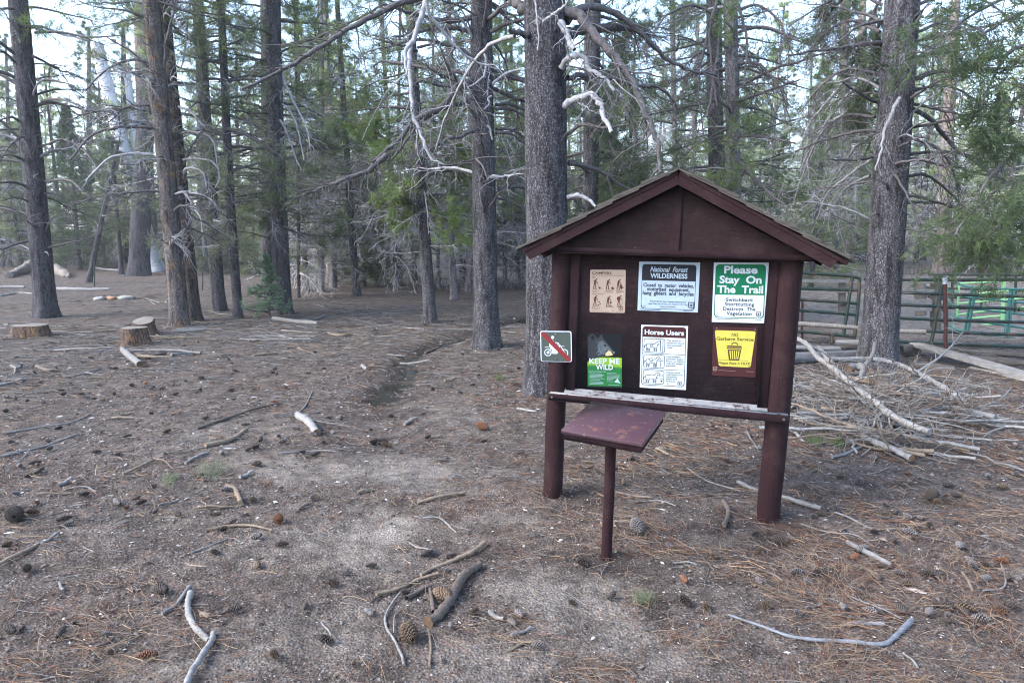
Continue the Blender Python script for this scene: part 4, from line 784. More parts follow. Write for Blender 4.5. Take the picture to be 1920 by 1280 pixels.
rows = [('fir_tree', 'bushy dark green fir beside the tall bare trunk at left', (150, 506), None, 9, 8.2, 'firdense', BARK), ('pine_tree', 'dark stem standing beside the bushy fir', (164, 492), 158, 14, 13, 'pineC', BARK_FAR),
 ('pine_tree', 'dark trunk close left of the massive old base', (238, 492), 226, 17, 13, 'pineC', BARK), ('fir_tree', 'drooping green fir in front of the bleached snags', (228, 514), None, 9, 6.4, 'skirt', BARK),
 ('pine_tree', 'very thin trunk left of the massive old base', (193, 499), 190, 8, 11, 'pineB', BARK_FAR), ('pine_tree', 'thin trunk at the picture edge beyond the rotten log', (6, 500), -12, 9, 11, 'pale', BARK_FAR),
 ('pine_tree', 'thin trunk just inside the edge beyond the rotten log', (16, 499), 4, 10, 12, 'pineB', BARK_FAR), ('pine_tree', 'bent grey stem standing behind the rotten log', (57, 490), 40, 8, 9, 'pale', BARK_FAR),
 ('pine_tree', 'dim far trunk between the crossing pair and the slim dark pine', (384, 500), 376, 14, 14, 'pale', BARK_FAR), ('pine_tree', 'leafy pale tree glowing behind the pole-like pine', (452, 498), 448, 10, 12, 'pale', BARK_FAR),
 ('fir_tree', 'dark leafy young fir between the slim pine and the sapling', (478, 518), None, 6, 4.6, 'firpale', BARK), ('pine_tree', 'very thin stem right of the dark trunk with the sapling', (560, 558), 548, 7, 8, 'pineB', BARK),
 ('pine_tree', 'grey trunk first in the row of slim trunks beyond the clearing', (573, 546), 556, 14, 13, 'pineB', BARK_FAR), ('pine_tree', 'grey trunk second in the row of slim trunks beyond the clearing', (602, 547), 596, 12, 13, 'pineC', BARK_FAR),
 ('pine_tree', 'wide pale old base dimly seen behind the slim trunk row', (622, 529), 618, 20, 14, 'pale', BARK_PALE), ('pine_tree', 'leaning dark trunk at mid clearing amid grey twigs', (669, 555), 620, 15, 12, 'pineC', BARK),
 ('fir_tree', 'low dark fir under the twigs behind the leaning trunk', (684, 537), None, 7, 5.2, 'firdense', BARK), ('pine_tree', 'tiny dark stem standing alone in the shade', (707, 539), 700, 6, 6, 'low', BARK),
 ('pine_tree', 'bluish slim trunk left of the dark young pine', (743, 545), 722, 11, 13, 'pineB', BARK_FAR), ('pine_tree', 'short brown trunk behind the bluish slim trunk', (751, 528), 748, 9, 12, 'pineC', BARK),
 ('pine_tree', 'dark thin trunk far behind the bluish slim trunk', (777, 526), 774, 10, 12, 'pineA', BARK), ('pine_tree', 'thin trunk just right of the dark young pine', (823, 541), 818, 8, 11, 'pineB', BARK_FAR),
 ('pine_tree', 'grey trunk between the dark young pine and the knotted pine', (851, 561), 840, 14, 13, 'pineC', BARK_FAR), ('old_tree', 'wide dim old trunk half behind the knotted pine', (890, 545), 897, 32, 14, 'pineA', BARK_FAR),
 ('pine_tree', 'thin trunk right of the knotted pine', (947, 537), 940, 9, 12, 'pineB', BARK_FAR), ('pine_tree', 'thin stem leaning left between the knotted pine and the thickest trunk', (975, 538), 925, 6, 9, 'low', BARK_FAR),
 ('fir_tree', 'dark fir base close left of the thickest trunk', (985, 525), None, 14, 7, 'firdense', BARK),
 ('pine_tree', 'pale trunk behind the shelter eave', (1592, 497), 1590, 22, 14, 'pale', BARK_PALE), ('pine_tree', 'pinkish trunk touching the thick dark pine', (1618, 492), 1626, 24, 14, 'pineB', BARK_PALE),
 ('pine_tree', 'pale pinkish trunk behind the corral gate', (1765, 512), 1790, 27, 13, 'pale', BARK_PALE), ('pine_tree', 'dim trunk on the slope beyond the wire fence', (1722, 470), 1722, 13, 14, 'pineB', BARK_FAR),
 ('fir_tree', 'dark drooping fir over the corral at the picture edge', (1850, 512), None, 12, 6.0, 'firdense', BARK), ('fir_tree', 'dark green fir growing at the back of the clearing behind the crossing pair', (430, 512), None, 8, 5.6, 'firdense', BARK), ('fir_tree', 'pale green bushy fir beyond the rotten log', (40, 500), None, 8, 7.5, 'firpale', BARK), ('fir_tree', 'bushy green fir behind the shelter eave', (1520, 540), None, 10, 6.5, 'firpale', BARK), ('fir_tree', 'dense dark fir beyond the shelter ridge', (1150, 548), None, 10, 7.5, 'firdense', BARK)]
for k, (nm, lb, base, tu, w, H, key, mt) in enumerate(rows):
    far = tree(nm, lb, base, tu, w, H, key, mt, seed=40+k, sides=14, nd=4 if H > 10 else 0, ndg=9 if H > 10 else 0, zr=(1.2, 6), dsc=(.5, 1.6), thick=1.5, rings=30, flare=.3, r_top=.4)
sap, _, _ = tree('fir_sapling', 'little green fir sapling at the foot of the dark trunk', (505, 595), None, 3, 1.25, 'sapling', BARK, cat='sapling', seed=90, sides=8, rings=12, r_top=.2)
for k, (px, h, lb) in enumerate([((1528, 834), .10, 'bright green sprout by the brush pile, the larger of two'), ((1570, 836), .08, 'bright green sprout by the brush pile, the smaller of two'), ((400, 893), .13, 'grey-green seedling in the sandy ground'), ((1205, 1130), .07, 'thin green sprig in front of the desk pipe'), ((320, 905), .08, 'flat grey-green needle sprig beside the seedling'), ((938, 712), .07, 'yellow-green tuft between the stream and the thickest trunk')]):
    p = G(*px); R = rng(700+k); m = MB(); n = 26; o = np.c_[R.normal(0, h*.35, (n, 2)), R.uniform(0, h*.5, n)]; tufts(m, R, o, np.tile([0, 0, 1.], (n, 1)), 9, h*.6, .0028, 0, 1.0, .4)
    o = m.build('sprout', N_MID if k in (0, 1, 5) else N_GREY); o.location = p; tag(o, lb, 'sprout')

# ------------------------------------------------------------ limbs followed in the photograph
D, S_ = DEAD_DARK, DEAD_GREY
Y8 = float(b8[1])
limb(T8, [(1062, 42), (1085, 18), (1120, 12), (1160, 30), (1210, 70), (1245, 108), (1290, 130), (1345, 142)], Y8, Y8+1.0, 15, 4, D, 10)
limb(T8, [(1060, 26), (1085, 30), (1108, 58), (1140, 92), (1165, 125), (1185, 152), (1200, 185), (1215, 225), (1232, 270), (1240, 325)], Y8-.05, Y8-.5, 20, 6, D, 16)
limb(T8, [(1060, 64), (1090, 58), (1140, 50), (1185, 55), (1215, 72)], Y8, Y8+.8, 20, 8, D, 6)
limb(T8, [(1050, 42), (1062, 62), (1070, 85), (1078, 92)], Y8-.22, Y8-.5, 13, 8, S_, 3, tl=(.3, .6), label='short bleached broken limb')
limb(T8, [(1052, 128), (1062, 115), (1080, 106), (1098, 108), (1105, 130), (1130, 145), (1152, 172)], Y8-.15, Y8-.6, 11, 5, S_, 12, tl=(.4, .9), label='bleached limb with curling twigs')
limb(T8, [(1058, 200), (1072, 188), (1092, 182), (1110, 178), (1124, 192), (1130, 215), (1146, 245)], Y8-.1, Y8-.5, 14, 7, S_, 10, tl=(.15, .35), label='thick bleached limb bent downward')
limb(T8, [(1064, 146), (1100, 142), (1150, 148), (1190, 160), (1230, 162), (1260, 185), (1272, 215)], Y8, Y8+.8, 10, 4, D, 8)
limb(T8, [(1054, 262), (1072, 245), (1095, 234), (1140, 240), (1180, 232)], Y8, Y8-.4, 8, 3, D, 5)
limb(T8, [(1066, 306), (1100, 312), (1140, 330), (1180, 357), (1240, 380)], Y8, Y8+.5, 10, 4, D, 5)
limb(T8, [(1064, 370), (1084, 366), (1105, 376), (1118, 390)], Y8-.1, Y8-.25, 9, 5, S_, 2)
limb(T8, [(990, 66), (975, 62), (955, 58)], Y8-.1, Y8-.3, 13, 8, D, 0)
limb(T8, [(996, 25), (980, 14), (962, 2), (945, -20)], Y8, Y8+.3, 20, 14, D, 3)
limb(T8, [(1020, 40), (1040, 25), (1060, 10), (1072, -12)], Y8-.3, Y8-.6, 6, 4, S_, 4, tl=(.3, .8))
limb(T8, [(1003, -10), (1006, 30), (1010, 70), (1008, 95)], Y8-.35, Y8-.4, 3.5, 2, S_, 2, tl=(.2, .4))
Y7 = float(b7[1])
limb(T7, [(965, 68), (930, 78), (905, 98), (880, 130), (860, 165), (845, 200), (830, 235), (818, 280)], Y8-.2, Y7-1.6, 8, 3, S_, 12)
limb(T7, [(885, 150), (850, 175), (825, 205), (800, 215), (770, 235), (745, 265), (720, 285), (690, 315)], Y7-.1, Y7-1.2, 13, 6, D, 18)
limb(T7, [(725, 290), (690, 320), (650, 335), (610, 350), (575, 362), (548, 372)], Y7-1.2, Y7-1.5, 11, 3, D, 60, tl=(.12, .42))
limb(T7, [(890, 185), (860, 195), (825, 205), (790, 230), (765, 260), (735, 300)], Y7-.1, Y7-.8, 9, 4, D, 12)
limb(T7, [(890, 30), (845, 40), (800, 32), (760, 22), (715, 8)], Y7, Y7-.5, 10, 6, D, 10)
limb(T7, [(885, 60), (840, 52), (790, 58), (740, 70)], Y7, Y7-.6, 9, 4, D, 14)
limb(T7, [(888, 140), (830, 130), (780, 125), (720, 115), (700, 125)], Y7, Y7+.4, 8, 3, D, 12)
limb(T7, [(918, 35), (945, 12), (975, 5)], Y7-.1, Y8+.4, 9, 5, D, 3)
limb(T7, [(920, 60), (950, 45), (985, 35)], Y7-.1, Y7-.3, 8, 5, D, 3)
for k, y in enumerate((148, 197, 205, 243, 250)): limb(T7, [(930, y), (955, y-3+k), (985, y+8+3*k), (1005, y+28+5*k)], Y7-.05, Y7+.5, 7-.4*k, 3, D, 5)
limb(T7, [(905, 95), (911, 110), (908, 140), (890, 158), (870, 168)], Y7-.3, Y7-.5, 5, 3, S_, 0); limb(T7, [(922, 180), (915, 185), (918, 195), (907, 205)], Y7-.26, Y7-.34, 4, 3, S_, 0); limb(T7, [(914, 235), (918, 240), (920, 250), (923, 262)], Y7-.26, Y7-.3, 3.5, 3, S_, 0)
# the white limb hanging in the open, with the long diagonal branch above it
limb(T8, [(955, -60), (880, -75), (820, -45), (800, 0), (788, 40), (775, 75), (768, 95), (770, 160), (774, 215), (788, 245), (800, 280), (811, 302)], Y8-.3, 5.9, 13, 5, S_, 16, tl=(.06, .25), label='long bleached limb hanging down')
limb(T8, [(800, 0), (806, 30), (830, 58), (852, 85), (880, 110), (930, 130)], 6.1, 6.5, 7, 2.5, S_, 8, tl=(.2, .6))
limb(T8, [(776, 78), (762, 92), (760, 118), (762, 140)], 6.0, 5.9, 9, 4, S_, 2)
limb(T7, [(900, -30), (800, -5), (755, 5), (700, 30), (640, 62), (590, 95), (545, 122), (490, 152), (452, 168)], Y7-.2, 8.6, 13, 5, D, 30, tl=(.08, .25))
limb(T5, [(530, 88), (600, 68), (660, 40), (720, 10)], 13.5, 11.5, 7, 3, D, 20, green=N_MID)
for k, pts in enumerate([[(515, 215), (535, 240), (552, 290), (566, 320)], [(520, 190), (545, 210), (560, 250), (570, 300)], [(515, 245), (560, 262), (600, 300)], [(528, 140), (550, 190), (575, 240), (582, 280)]]): limb(T5, pts, float(b5[1]), float(b5[1])-1.2, 5, 2, S_ if k != 2 else D, 9, tl=(.2, .6))
for k, pts in enumerate([[(66, 62), (110, 60), (170, 70), (230, 66)], [(70, 150), (105, 152), (140, 162)], [(78, 190), (110, 186), (150, 200), (165, 222)], [(75, 275), (120, 262), (160, 285), (185, 320)], [(40, 230), (20, 220), (-15, 232)], [(85, 340), (130, 338), (155, 360)], [(30, 120), (10, 100), (-20, 92)], [(45, 300), (15, 290), (-10, 300)]]): limb(T1, pts, float(b1[1]), float(b1[1])-.6-.2*k, 5, 2, D, 6)
limb(T2, [(290, 240), (255, 238), (215, 240), (170, 255), (130, 300)], float(b2[1]), 12, 6, 3, D, 10); limb(T2, [(288, 290), (245, 288), (200, 300), (160, 340)], float(b2[1]), 12.2, 6, 3, S_, 8); limb(T2, [(285, 120), (250, 112), (200, 130), (160, 170)], float(b2[1]), 12, 5, 2, D, 7); limb(T2, [(300, 150), (250, 100), (200, 70)], float(b2[1]), 12.4, 4, 2, D, 5)
for k, pts in enumerate([[(340, 330), (352, 315), (378, 322), (388, 350)], [(338, 300), (370, 298), (400, 305), (412, 330), (404, 352)], [(345, 355), (362, 390), (352, 420)], [(350, 380), (375, 405), (380, 440), (382, 480)], [(335, 200), (358, 210), (385, 240)], [(330, 60), (350, 40), (347, 90), (340, 130)], [(340, 250), (365, 248), (398, 262), (410, 320)]]): limb(T2b, pts, float(b2b[1]), float(b2b[1])-.6, 5, 2, S_, 8, tl=(.2, .6), name='dead_branch')
Y10 = float(b10[1])
for k, pts in enumerate([[(1662, 80), (1625, 82), (1580, 90), (1530, 95), (1480, 105)], [(1715, 148), (1760, 135), (1820, 130), (1880, 128), (1935, 122)], [(1714, 80), (1770, 65), (1850, 50), (1930, 30)], [(1712, 205), (1745, 225), (1790, 275), (1850, 320), (1900, 345)], [(1705, 240), (1760, 230), (1820, 215), (1850, 200)], [(1706, 290), (1750, 285), (1800, 287), (1840, 300)], [(1650, 195), (1620, 180), (1580, 155)], [(1645, 245), (1600, 248), (1540, 265), (1490, 285)], [(1640, 295), (1600, 300), (1560, 300)], [(1700, 380), (1750, 380), (1800, 390), (1850, 385)], [(1655, 40), (1610, 50), (1570, 80)], [(1712, 110), (1750, 100), (1800, 96), (1870, 78)]]): limb(T10, pts, Y10+.1, Y10+(.9 if k % 2 else -.5), 9 if k in (0, 1, 3) else 6, 3, D, 12, tl=(.15, .45))
limb(T10, [(1688, 184), (1678, 200), (1668, 225), (1658, 245), (1652, 285), (1640, 320)], Y10-.32, Y10-.5, 8, 2.5, S_, 6, tl=(.1, .35), label='bleached dead limb hanging down the trunk')
for k, pts in enumerate([[(1640, 250), (1605, 275), (1575, 320), (1540, 370)], [(1645, 290), (1590, 330), (1550, 365), (1532, 410)], [(1620, 150), (1570, 200), (1530, 260), (1500, 320)], [(1610, 120), (1560, 180), (1520, 230), (1490, 300)], [(1632, 330), (1590, 350), (1555, 395)], [(1600, 200), (1540, 250), (1505, 330), (1488, 380)]]): limb(T10, pts, Y10+1.5, Y10+2.6, 6, 2.5, S_, 16, tl=(.2, .6))
for k, pts in enumerate([[(1384, 300), (1410, 330), (1440, 360), (1470, 385), (1490, 420)], [(1385, 60), (1430, 50), (1480, 70), (1540, 95)], [(1385, 255), (1440, 258), (1490, 268)], [(1385, 190), (1440, 170), (1500, 150)], [(1345, 20), (1320, 90), (1310, 170), (1320, 260)], [(1350, 60), (1340, 140), (1325, 220)], [(1345, 0), (1330, 60), (1335, 130), (1345, 200)], [(1385, 10), (1400, 80), (1395, 160)]]): limb(T9b if pts[0][0] > 1370 else T9a, pts, 12.4, 11.6, 9 if k == 0 else 6, 2.5, D, 18, tl=(.2, .5))
for k, pts in enumerate([[(1720, 60), (1780, 40), (1840, 60), (1880, 120)], [(1715, 170), (1770, 160), (1830, 190), (1870, 250)], [(1710, 260), (1760, 280), (1790, 330), (1800, 390)], [(1720, 10), (1790, -10), (1860, 10), (1930, 70)], [(1705, 330), (1740, 330), (1790, 370), (1830, 420)], [(1650, 60), (1600, 40), (1550, 60), (1510, 110)], [(1650, 140), (1590, 130), (1540, 160), (1500, 210)], [(1640, 220), (1590, 215), (1540, 240)], [(1655, 10), (1600, -10), (1540, 10), (1480, 50)]]): limb(T10, pts, Y10+.1, Y10+(1.2 if k % 2 else .5), 6, 2, D, 26, tl=(.18, .5), up=-.7)
for k, pts in enumerate([[(1385, 20), (1420, 10), (1460, 40), (1490, 110)], [(1340, 30), (1300, 10), (1250, 30), (1210, 90)], [(1345, 110), (1310, 100), (1270, 140)], [(1385, 120), (1420, 120), (1460, 160), (1480, 220)]]): limb(T9b if pts[0][0] > 1370 else T9a, pts, 12.4, 11.8, 6, 2, D, 26, tl=(.2, .5), up=-.7)
# live boughs: over the young pine, and hanging from the tree whose trunk stands past the picture edge
TR, axr, br = tree('pine_tree', 'pine past the picture edge whose dark boughs hang over the corral', (7.5, 7.9, 0), None, 55, 9, None, BARK, seed=33, nd=4, zr=(2, 5))
for k, pts in enumerate([[(1935, 20), (1900, 30), (1850, 60), (1800, 110)], [(1940, 80), (1890, 100), (1860, 150), (1840, 200)], [(1945, 150), (1900, 190), (1870, 240)], [(1940, -20), (1880, 0), (1820, 30), (1770, 70)], [(1950, 330), (1880, 350), (1820, 400), (1790, 440)], [(1950, 380), (1890, 410), (1840, 450)], [(1945, 270), (1900, 290), (1850, 340), (1830, 380)], [(1950, 430), (1900, 445), (1860, 470)]]): limb(TR, pts, 7.8, 7.2, 9, 3, D, 15, tl=(.25, .6), green=N_DARK, name='bough', up=-.2)
for k, pts in enumerate([[(1655, -10), (1630, 40), (1610, 90), (1595, 130)], [(1650, 40), (1635, 90), (1630, 160)], [(1600, -20), (1560, 20), (1540, 60)], [(1640, 120), (1620, 180), (1600, 210)]]): limb(T10, pts, Y10+.6, Y10+1.2, 6, 2.5, D, 16, tl=(.25, .6), green=N_DARK, name='bough', up=-.3)
for k, pts in enumerate([[(790, 300), (755, 280), (720, 275), (690, 290)], [(790, 250), (740, 225), (700, 230), (665, 250)], [(800, 330), (840, 315), (880, 320)], [(790, 350), (750, 350), (710, 375)], [(800, 290), (840, 265), (885, 280)], [(795, 390), (760, 395), (730, 420)], [(800, 400), (840, 410), (870, 440)]]): limb(T6, pts, float(b6[1]), float(b6[1])-.5+.3*(k % 3), 6, 2, D, 18, tl=(.22, .5), green=N_LIVE, name='bough')
for k, pts in enumerate([[(1110, 100), (1150, 160), (1190, 250), (1180, 320)], [(1110, 200), (1140, 260), (1170, 340), (1150, 380)], [(1110, 60), (1160, 40), (1210, 60)], [(1115, 280), (1160, 300), (1190, 350)]]): limb(T9c, pts, 13.2, 12.4, 6, 2.5, D, 20, tl=(.25, .55), green=N_DARK, name='bough')

# ------------------------------------------------------------ the wood behind
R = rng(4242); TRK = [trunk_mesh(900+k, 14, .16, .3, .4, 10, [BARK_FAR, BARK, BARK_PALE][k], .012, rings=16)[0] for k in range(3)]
zones = [('left', -26, -9, 'pine in the sunlit wood behind the massive old tree', 'pines behind the old tree'), ('mid', -9, 3.5, 'pine in the shady wood beyond the clearing', 'pines beyond the clearing'), ('right', 3.5, 34, 'pine on the slope behind the shelter and the corral', 'pines on the slope behind the corral')]
spots = []; tries = 0
while len(spots) < 195 and tries < 9000:
    tries += 1; Y = 24+54*R.random()**1.15; u = R.uniform(-120, 2060); x = (u-960)/FPX*Y*.97
    if u > 1050: Y = 17+.9*(Y-24)*1.05; x = (u-960)/FPX*Y
    if u < 480 and Y < 37 or (x > 3.5 and Y < 20): continue
    if any((x-a)**2+(Y-b)**2 < (1.0+.02*Y)**2 for a, b, _ in spots): continue
    spots.append((x, Y, u))
for k, (x, Y, u) in enumerate(spots):
    zn = 0 if u < 470 else 1 if u < 1060 else 2
    key = str(R.choice(['pineA', 'pineB', 'pineC', 'pale', 'low', 'fir', 'firpale', 'bare'], p=[[.10, .12, .03, .37, .05, .05, .18, .10], [.12, .20, .08, .12, .12, .05, .13, .18], [.12, .18, .06, .26, .06, .05, .13, .14]][zn]))
    (cm, dm), h0 = crown(key); H = h0*R.uniform(.75, 1.15)*(.72+.28*min(1, max(0, (Y-20)/30))); z = Hz(x, Y)
    root = thing('far_pine' if 'fir' not in key else 'far_fir', zones[zn][3] if 'fir' not in key else zones[zn][3].replace('pine', 'young fir'), 'tree', (x, Y, z-.1), Euler((R.normal(0, .025), R.normal(0, .03), R.uniform(0, 6.28))).to_quaternion(), zones[zn][4] if 'fir' not in key else zones[zn][4].replace('pines', 'young firs'))
    s = H/h0; o = link_mesh('crown', cm, root); o.scale = (s*R.uniform(.9, 1.15),)*2+(s,)
    if dm: o2 = link_mesh('dead_twigs', dm, root); o2.scale = o.scale
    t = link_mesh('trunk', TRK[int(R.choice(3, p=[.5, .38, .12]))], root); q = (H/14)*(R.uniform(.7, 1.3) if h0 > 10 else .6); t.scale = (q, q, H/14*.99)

# ------------------------------------------------------------ corral
def tubemat(name, c, rust=.35):
    B = NB(name, .5, .4); co = B.coord('Object'); col = B.mix(B.noise(co, 3, 3), g3(.7, c), g3(1.25, c))
    col = B.mix(B.math('MULTIPLY', B.ramp(B.noise(co, 7, 6, .75), [(.52, (0, 0, 0)), (.60, (1, 1, 1))]), rust), col, (.085, .045, .032)); B.col(col); return B.mat
T_GREEN = tubemat('dark_green_tube', (.008, .022, .017), .7); T_TEAL = tubemat('teal_tube', (.025, .125, .115), .15); T_LIME = tubemat('light_green_tube', (.17, .38, .17), .08); T_RED = tubemat('red_brown_post', (.040, .011, .013), .3)
POLE = weathered('weathered_pole', (.24, .22, .205), (40, 40, 3)); PLANK = weathered('weathered_plank', (.22, .21, .205), (4, 40, 40)); PLANK_D = weathered('dark_plank', (.11, .098, .09), (4, 40, 40)); WPOST = weathered('weathered_post', (.13, .115, .105), (40, 40, 4))
def panel(name, label, Yf, mat, rails, ups, feet=(), rw=.024, cat='corral panel', group=None, poles=()):
    u0 = rails[0][0][0]; o = at_depth(rails[0][0][0], rails[-1][0][1], Yf(u0)); root = thing(name, label, cat, o, group=group)
    def part(nm, pts, r, mt, k=8):
        P = np.array([at_depth(u, v, Yf(u)) for u, v in pts])-o; n = max(4, 5*len(P)-5) if len(P) > 2 else 6
        P = smooth_path(P, n); m = MB(); m.tubes(P, np.full(n, r), k); m.ngon(m.v[0][:k]); m.build(nm, mt, root)
    for r in rails: part('rail', r, rw, mat)
    for r in poles: part('wooden_pole', r, .038, POLE, 10)
    for r in ups: part('upright', r, rw*1.1, mat)
    for u, v0, v1 in feet: part('foot', [(u, v0), (u, v1)], rw*1.1, mat)
    return root
YA = lambda u: 10.45-.5*(u-1490)/430
panel('corral_panel', 'dark green tubular corral panel left of the thick dark pine', YA, T_GREEN, [[(1440, 508), (1510, 512), (1600, 518), (1610, 521)], [(1440, 538), (1509, 541), (1611, 544)], [(1440, 559), (1508, 562), (1609, 569)], [(1440, 577), (1506, 582), (1608, 590)], [(1440, 619), (1505, 622), (1602, 631)]],
      [[(1598, 519), (1581, 631)], [(1612, 519), (1609, 570), (1601, 644)]], [(1560, 627, 643)], poles=[[(1440, 603), (1607, 614)]])
panel('corral_panel', 'dark green tubular corral gate right of the thick dark pine', lambda u: YA(u)-.06, T_GREEN, [[(1620, 523.5), (1768, 524.5), (1960, 524)], [(1620, 545), (1760, 551), (1960, 557)], [(1620, 568.5), (1757, 574), (1960, 580)], [(1620, 593), (1752, 599), (1960, 605)], [(1737, 621), (1960, 629)], [(1640, 638), (1746, 643), (1960, 652)]],
      [[(1768, 525), (1746, 643)]], [(1873.5, 648, 662)], poles=[[(1620, 619), (1735, 622)]])
panel('corral_panel', 'farther green corral panel with its top rail above the gate', lambda u: 14.5, T_GREEN, [[(1741, 515), (1960, 516)], [(1735, 539), (1960, 547)], [(1740, 556), (1960, 562)], [(1740, 576), (1960, 583)]], [[(1786, 515), (1785, 577)], [(1841.6, 515), (1840, 578)], [(1905, 516), (1903, 586)]])
panel('corral_panel', 'bent teal corral panel inside the pen', lambda u: 11.2+.9*max(0, (1830-u)/70), T_TEAL, [[(1785, 527), (1805, 535), (1824, 538.5), (1860, 541), (1960, 543)], [(1773, 542), (1801, 552), (1824, 558), (1960, 572)], [(1764, 559), (1789, 572), (1819, 577.5), (1960, 595)], [(1764, 580), (1787, 591), (1810, 598), (1960, 621)], [(1766, 601.5), (1787, 613), (1810, 621), (1960, 643)]],
      [[(1824, 538.5), (1809, 621)], [(1830, 539), (1815, 622)], [(1895, 543), (1884, 632)], [(1901, 543), (1890, 633)]], rw=.018)
panel('corral_panel', 'light green corral panel leaning inside the pen', lambda u: 13.4-.6*(u-1795)/120, T_LIME, [[(1798.5, 532), (1881, 527)], [(1797, 556), (1819, 552), (1960, 538)], [(1795, 569), (1960, 556)], [(1794, 590), (1876, 580), (1960, 573)], [(1794, 600), (1819, 597), (1876, 592)], [(1793, 613), (1870, 607)]], [[(1798.5, 533), (1793, 613)], [(1881, 524), (1878, 602)], [(1884, 524), (1881, 602)]], rw=.020)
def post(px_top, px_bot, w, mat, name, label, group=None, Y=None, square=False, cap=None):
    b = G(*px_bot) if Y is None else at_depth(*px_bot, Y); t = at_depth(*px_top, b[1]); r = w*b[1]/FPX/2
    root = thing(name, label, 'post', b, group=group); m = MB(); d = t-b; n = 9; R = rng(int(px_top[0]*3))
    P = np.array([d*s for s in np.linspace(-.12, 1, n)]); P[:, :2] += R.normal(0, r*.12, (n, 2)); rad = r*(1+R.normal(0, .06, n))
    m.tubes(P, rad, 4 if square else 9); k = 4 if square else 9; m.ngon(m.v[0][-k:]); m.build('shaft', mat, root, not square)
    if cap: 
        m = MB(); m.tubes(np.array([d*.90, d*1.005]), np.full(2, r*1.12), 4 if square else 9); m.build('white_tip', I_WHITE, root, False)
    return root
post((1771.5, 518), (1774.5, 657), 7.5, T_RED, 'steel_post', 'red-brown steel post with a white tip at the corral gate', cap=True)
post((1504, 560), (1504, 643), 5, T_RED, 'steel_post', 'dark red steel post beside the right-hand kiosk post'.replace('right-hand kiosk post', 'notice board'))
post((177, 492), (177, 537), 2.6, T_GREEN, 'steel_post', 'thin steel stake beside the leaning dark sapling trunk'); post((379.6, 507), (379.6, 544), 2.2, T_GREEN, 'steel_post', 'thin steel stake beyond the crossing pair of trunks')
def board(lo, hi, v0l, v1l, v0r, v1r, Y, mat, root, o, name='plank', th=.035):
    A = [at_depth(lo, v0l, Y), at_depth(hi, v0r, Y), at_depth(hi, v1r, Y), at_depth(lo, v1l, Y)]
    m = MB(); F = [p-o for p in A]; Bk = [p-o+np.array((0, th, 0)) for p in A]; m.ngon(F[::-1]); m.ngon(Bk)
    for i in range(4): j = (i+1) % 4; m.ngon([F[i], F[j], Bk[j], Bk[i]])
    m.build(name, mat, root, False)
o = at_depth(1758, 612, 11.9); pf = thing('plank_fence', 'grey weathered plank fence with a dark end post behind the corral gate', 'fence', o)
for a in [(1610, 1753, 521, 533, 519, 531), (1610, 1752, 543, 551, 542, 549), (1610, 1748, 560, 582, 561, 583), (1610, 1744, 597, 607, 598, 608)]: board(*a, 11.9, PLANK, pf, o)
board(1752, 1765, 516, 616, 518, 618, 11.94, WPOST, pf, o, 'end_post', .13)
o = at_depth(1581, 582, 12.8); pf = thing('plank_fence', 'low wooden rail fence seen through the left corral panel'.replace('left ', 'first '), 'fence', o)
for a in [(1470, 1640, 523, 529, 525, 531), (1470, 1640, 541, 547, 544, 550), (1470, 1640, 563, 569, 566, 571)]: board(*a, 12.8, PLANK, pf, o)
board(1576, 1586, 530, 584, 530, 584, 12.84, WPOST, pf, o, 'fence_post', .1)
post((1725, 530), (1725, 585), 20, WPOST, 'wooden_post', 'thick grey wooden post behind the plank fence', Y=13.0)
R = rng(61)
for k, (u, v0, v1, w) in enumerate([(1694, 497, 517, 3), (1699, 500, 518, 2.5), (1705, 496, 517, 3), (1713, 500, 517, 2.5), (1722, 494, 516, 3), (1731, 494, 516, 6), (1744, 495, 515, 3), (1783, 494, 514, 4), (1808, 505, 516, 3), (1829, 497, 514, 5), (1846, 500, 517, 3), (1868, 499, 514, 4), (1909, 495, 514, 6)]): post((u+R.uniform(-2, 2), v0), (u, v1+1), w, WPOST, 'wooden_post', 'grey crooked post in the far wire fence behind the corral', 'posts of the far wire fence', Y=24)
for k, (u, v0, v1) in enumerate([(1808, 505, 518), (1844, 498, 517), (1893, 505, 518)]): post((u+2, v0), (u, v1), 2.2, T_RED, 'steel_post', 'thin red steel post in the far wire fence behind the corral', 'red posts of the far wire fence', Y=23.5)
o = at_depth(1800, 505, 24); wf = thing('wire_fence', 'thin wires strung along the far crooked posts behind the corral', 'wire fence', o); 
for v in (499, 503, 507, 511):
    m = MB(); P = np.array([at_depth(u, v+.6*math.sin(u*.07+v), 24) for u in np.linspace(1680, 1960, 24)])-o; m.tubes(P, np.full(24, .006), 3); m.build('wire', M_STEEL, wf)

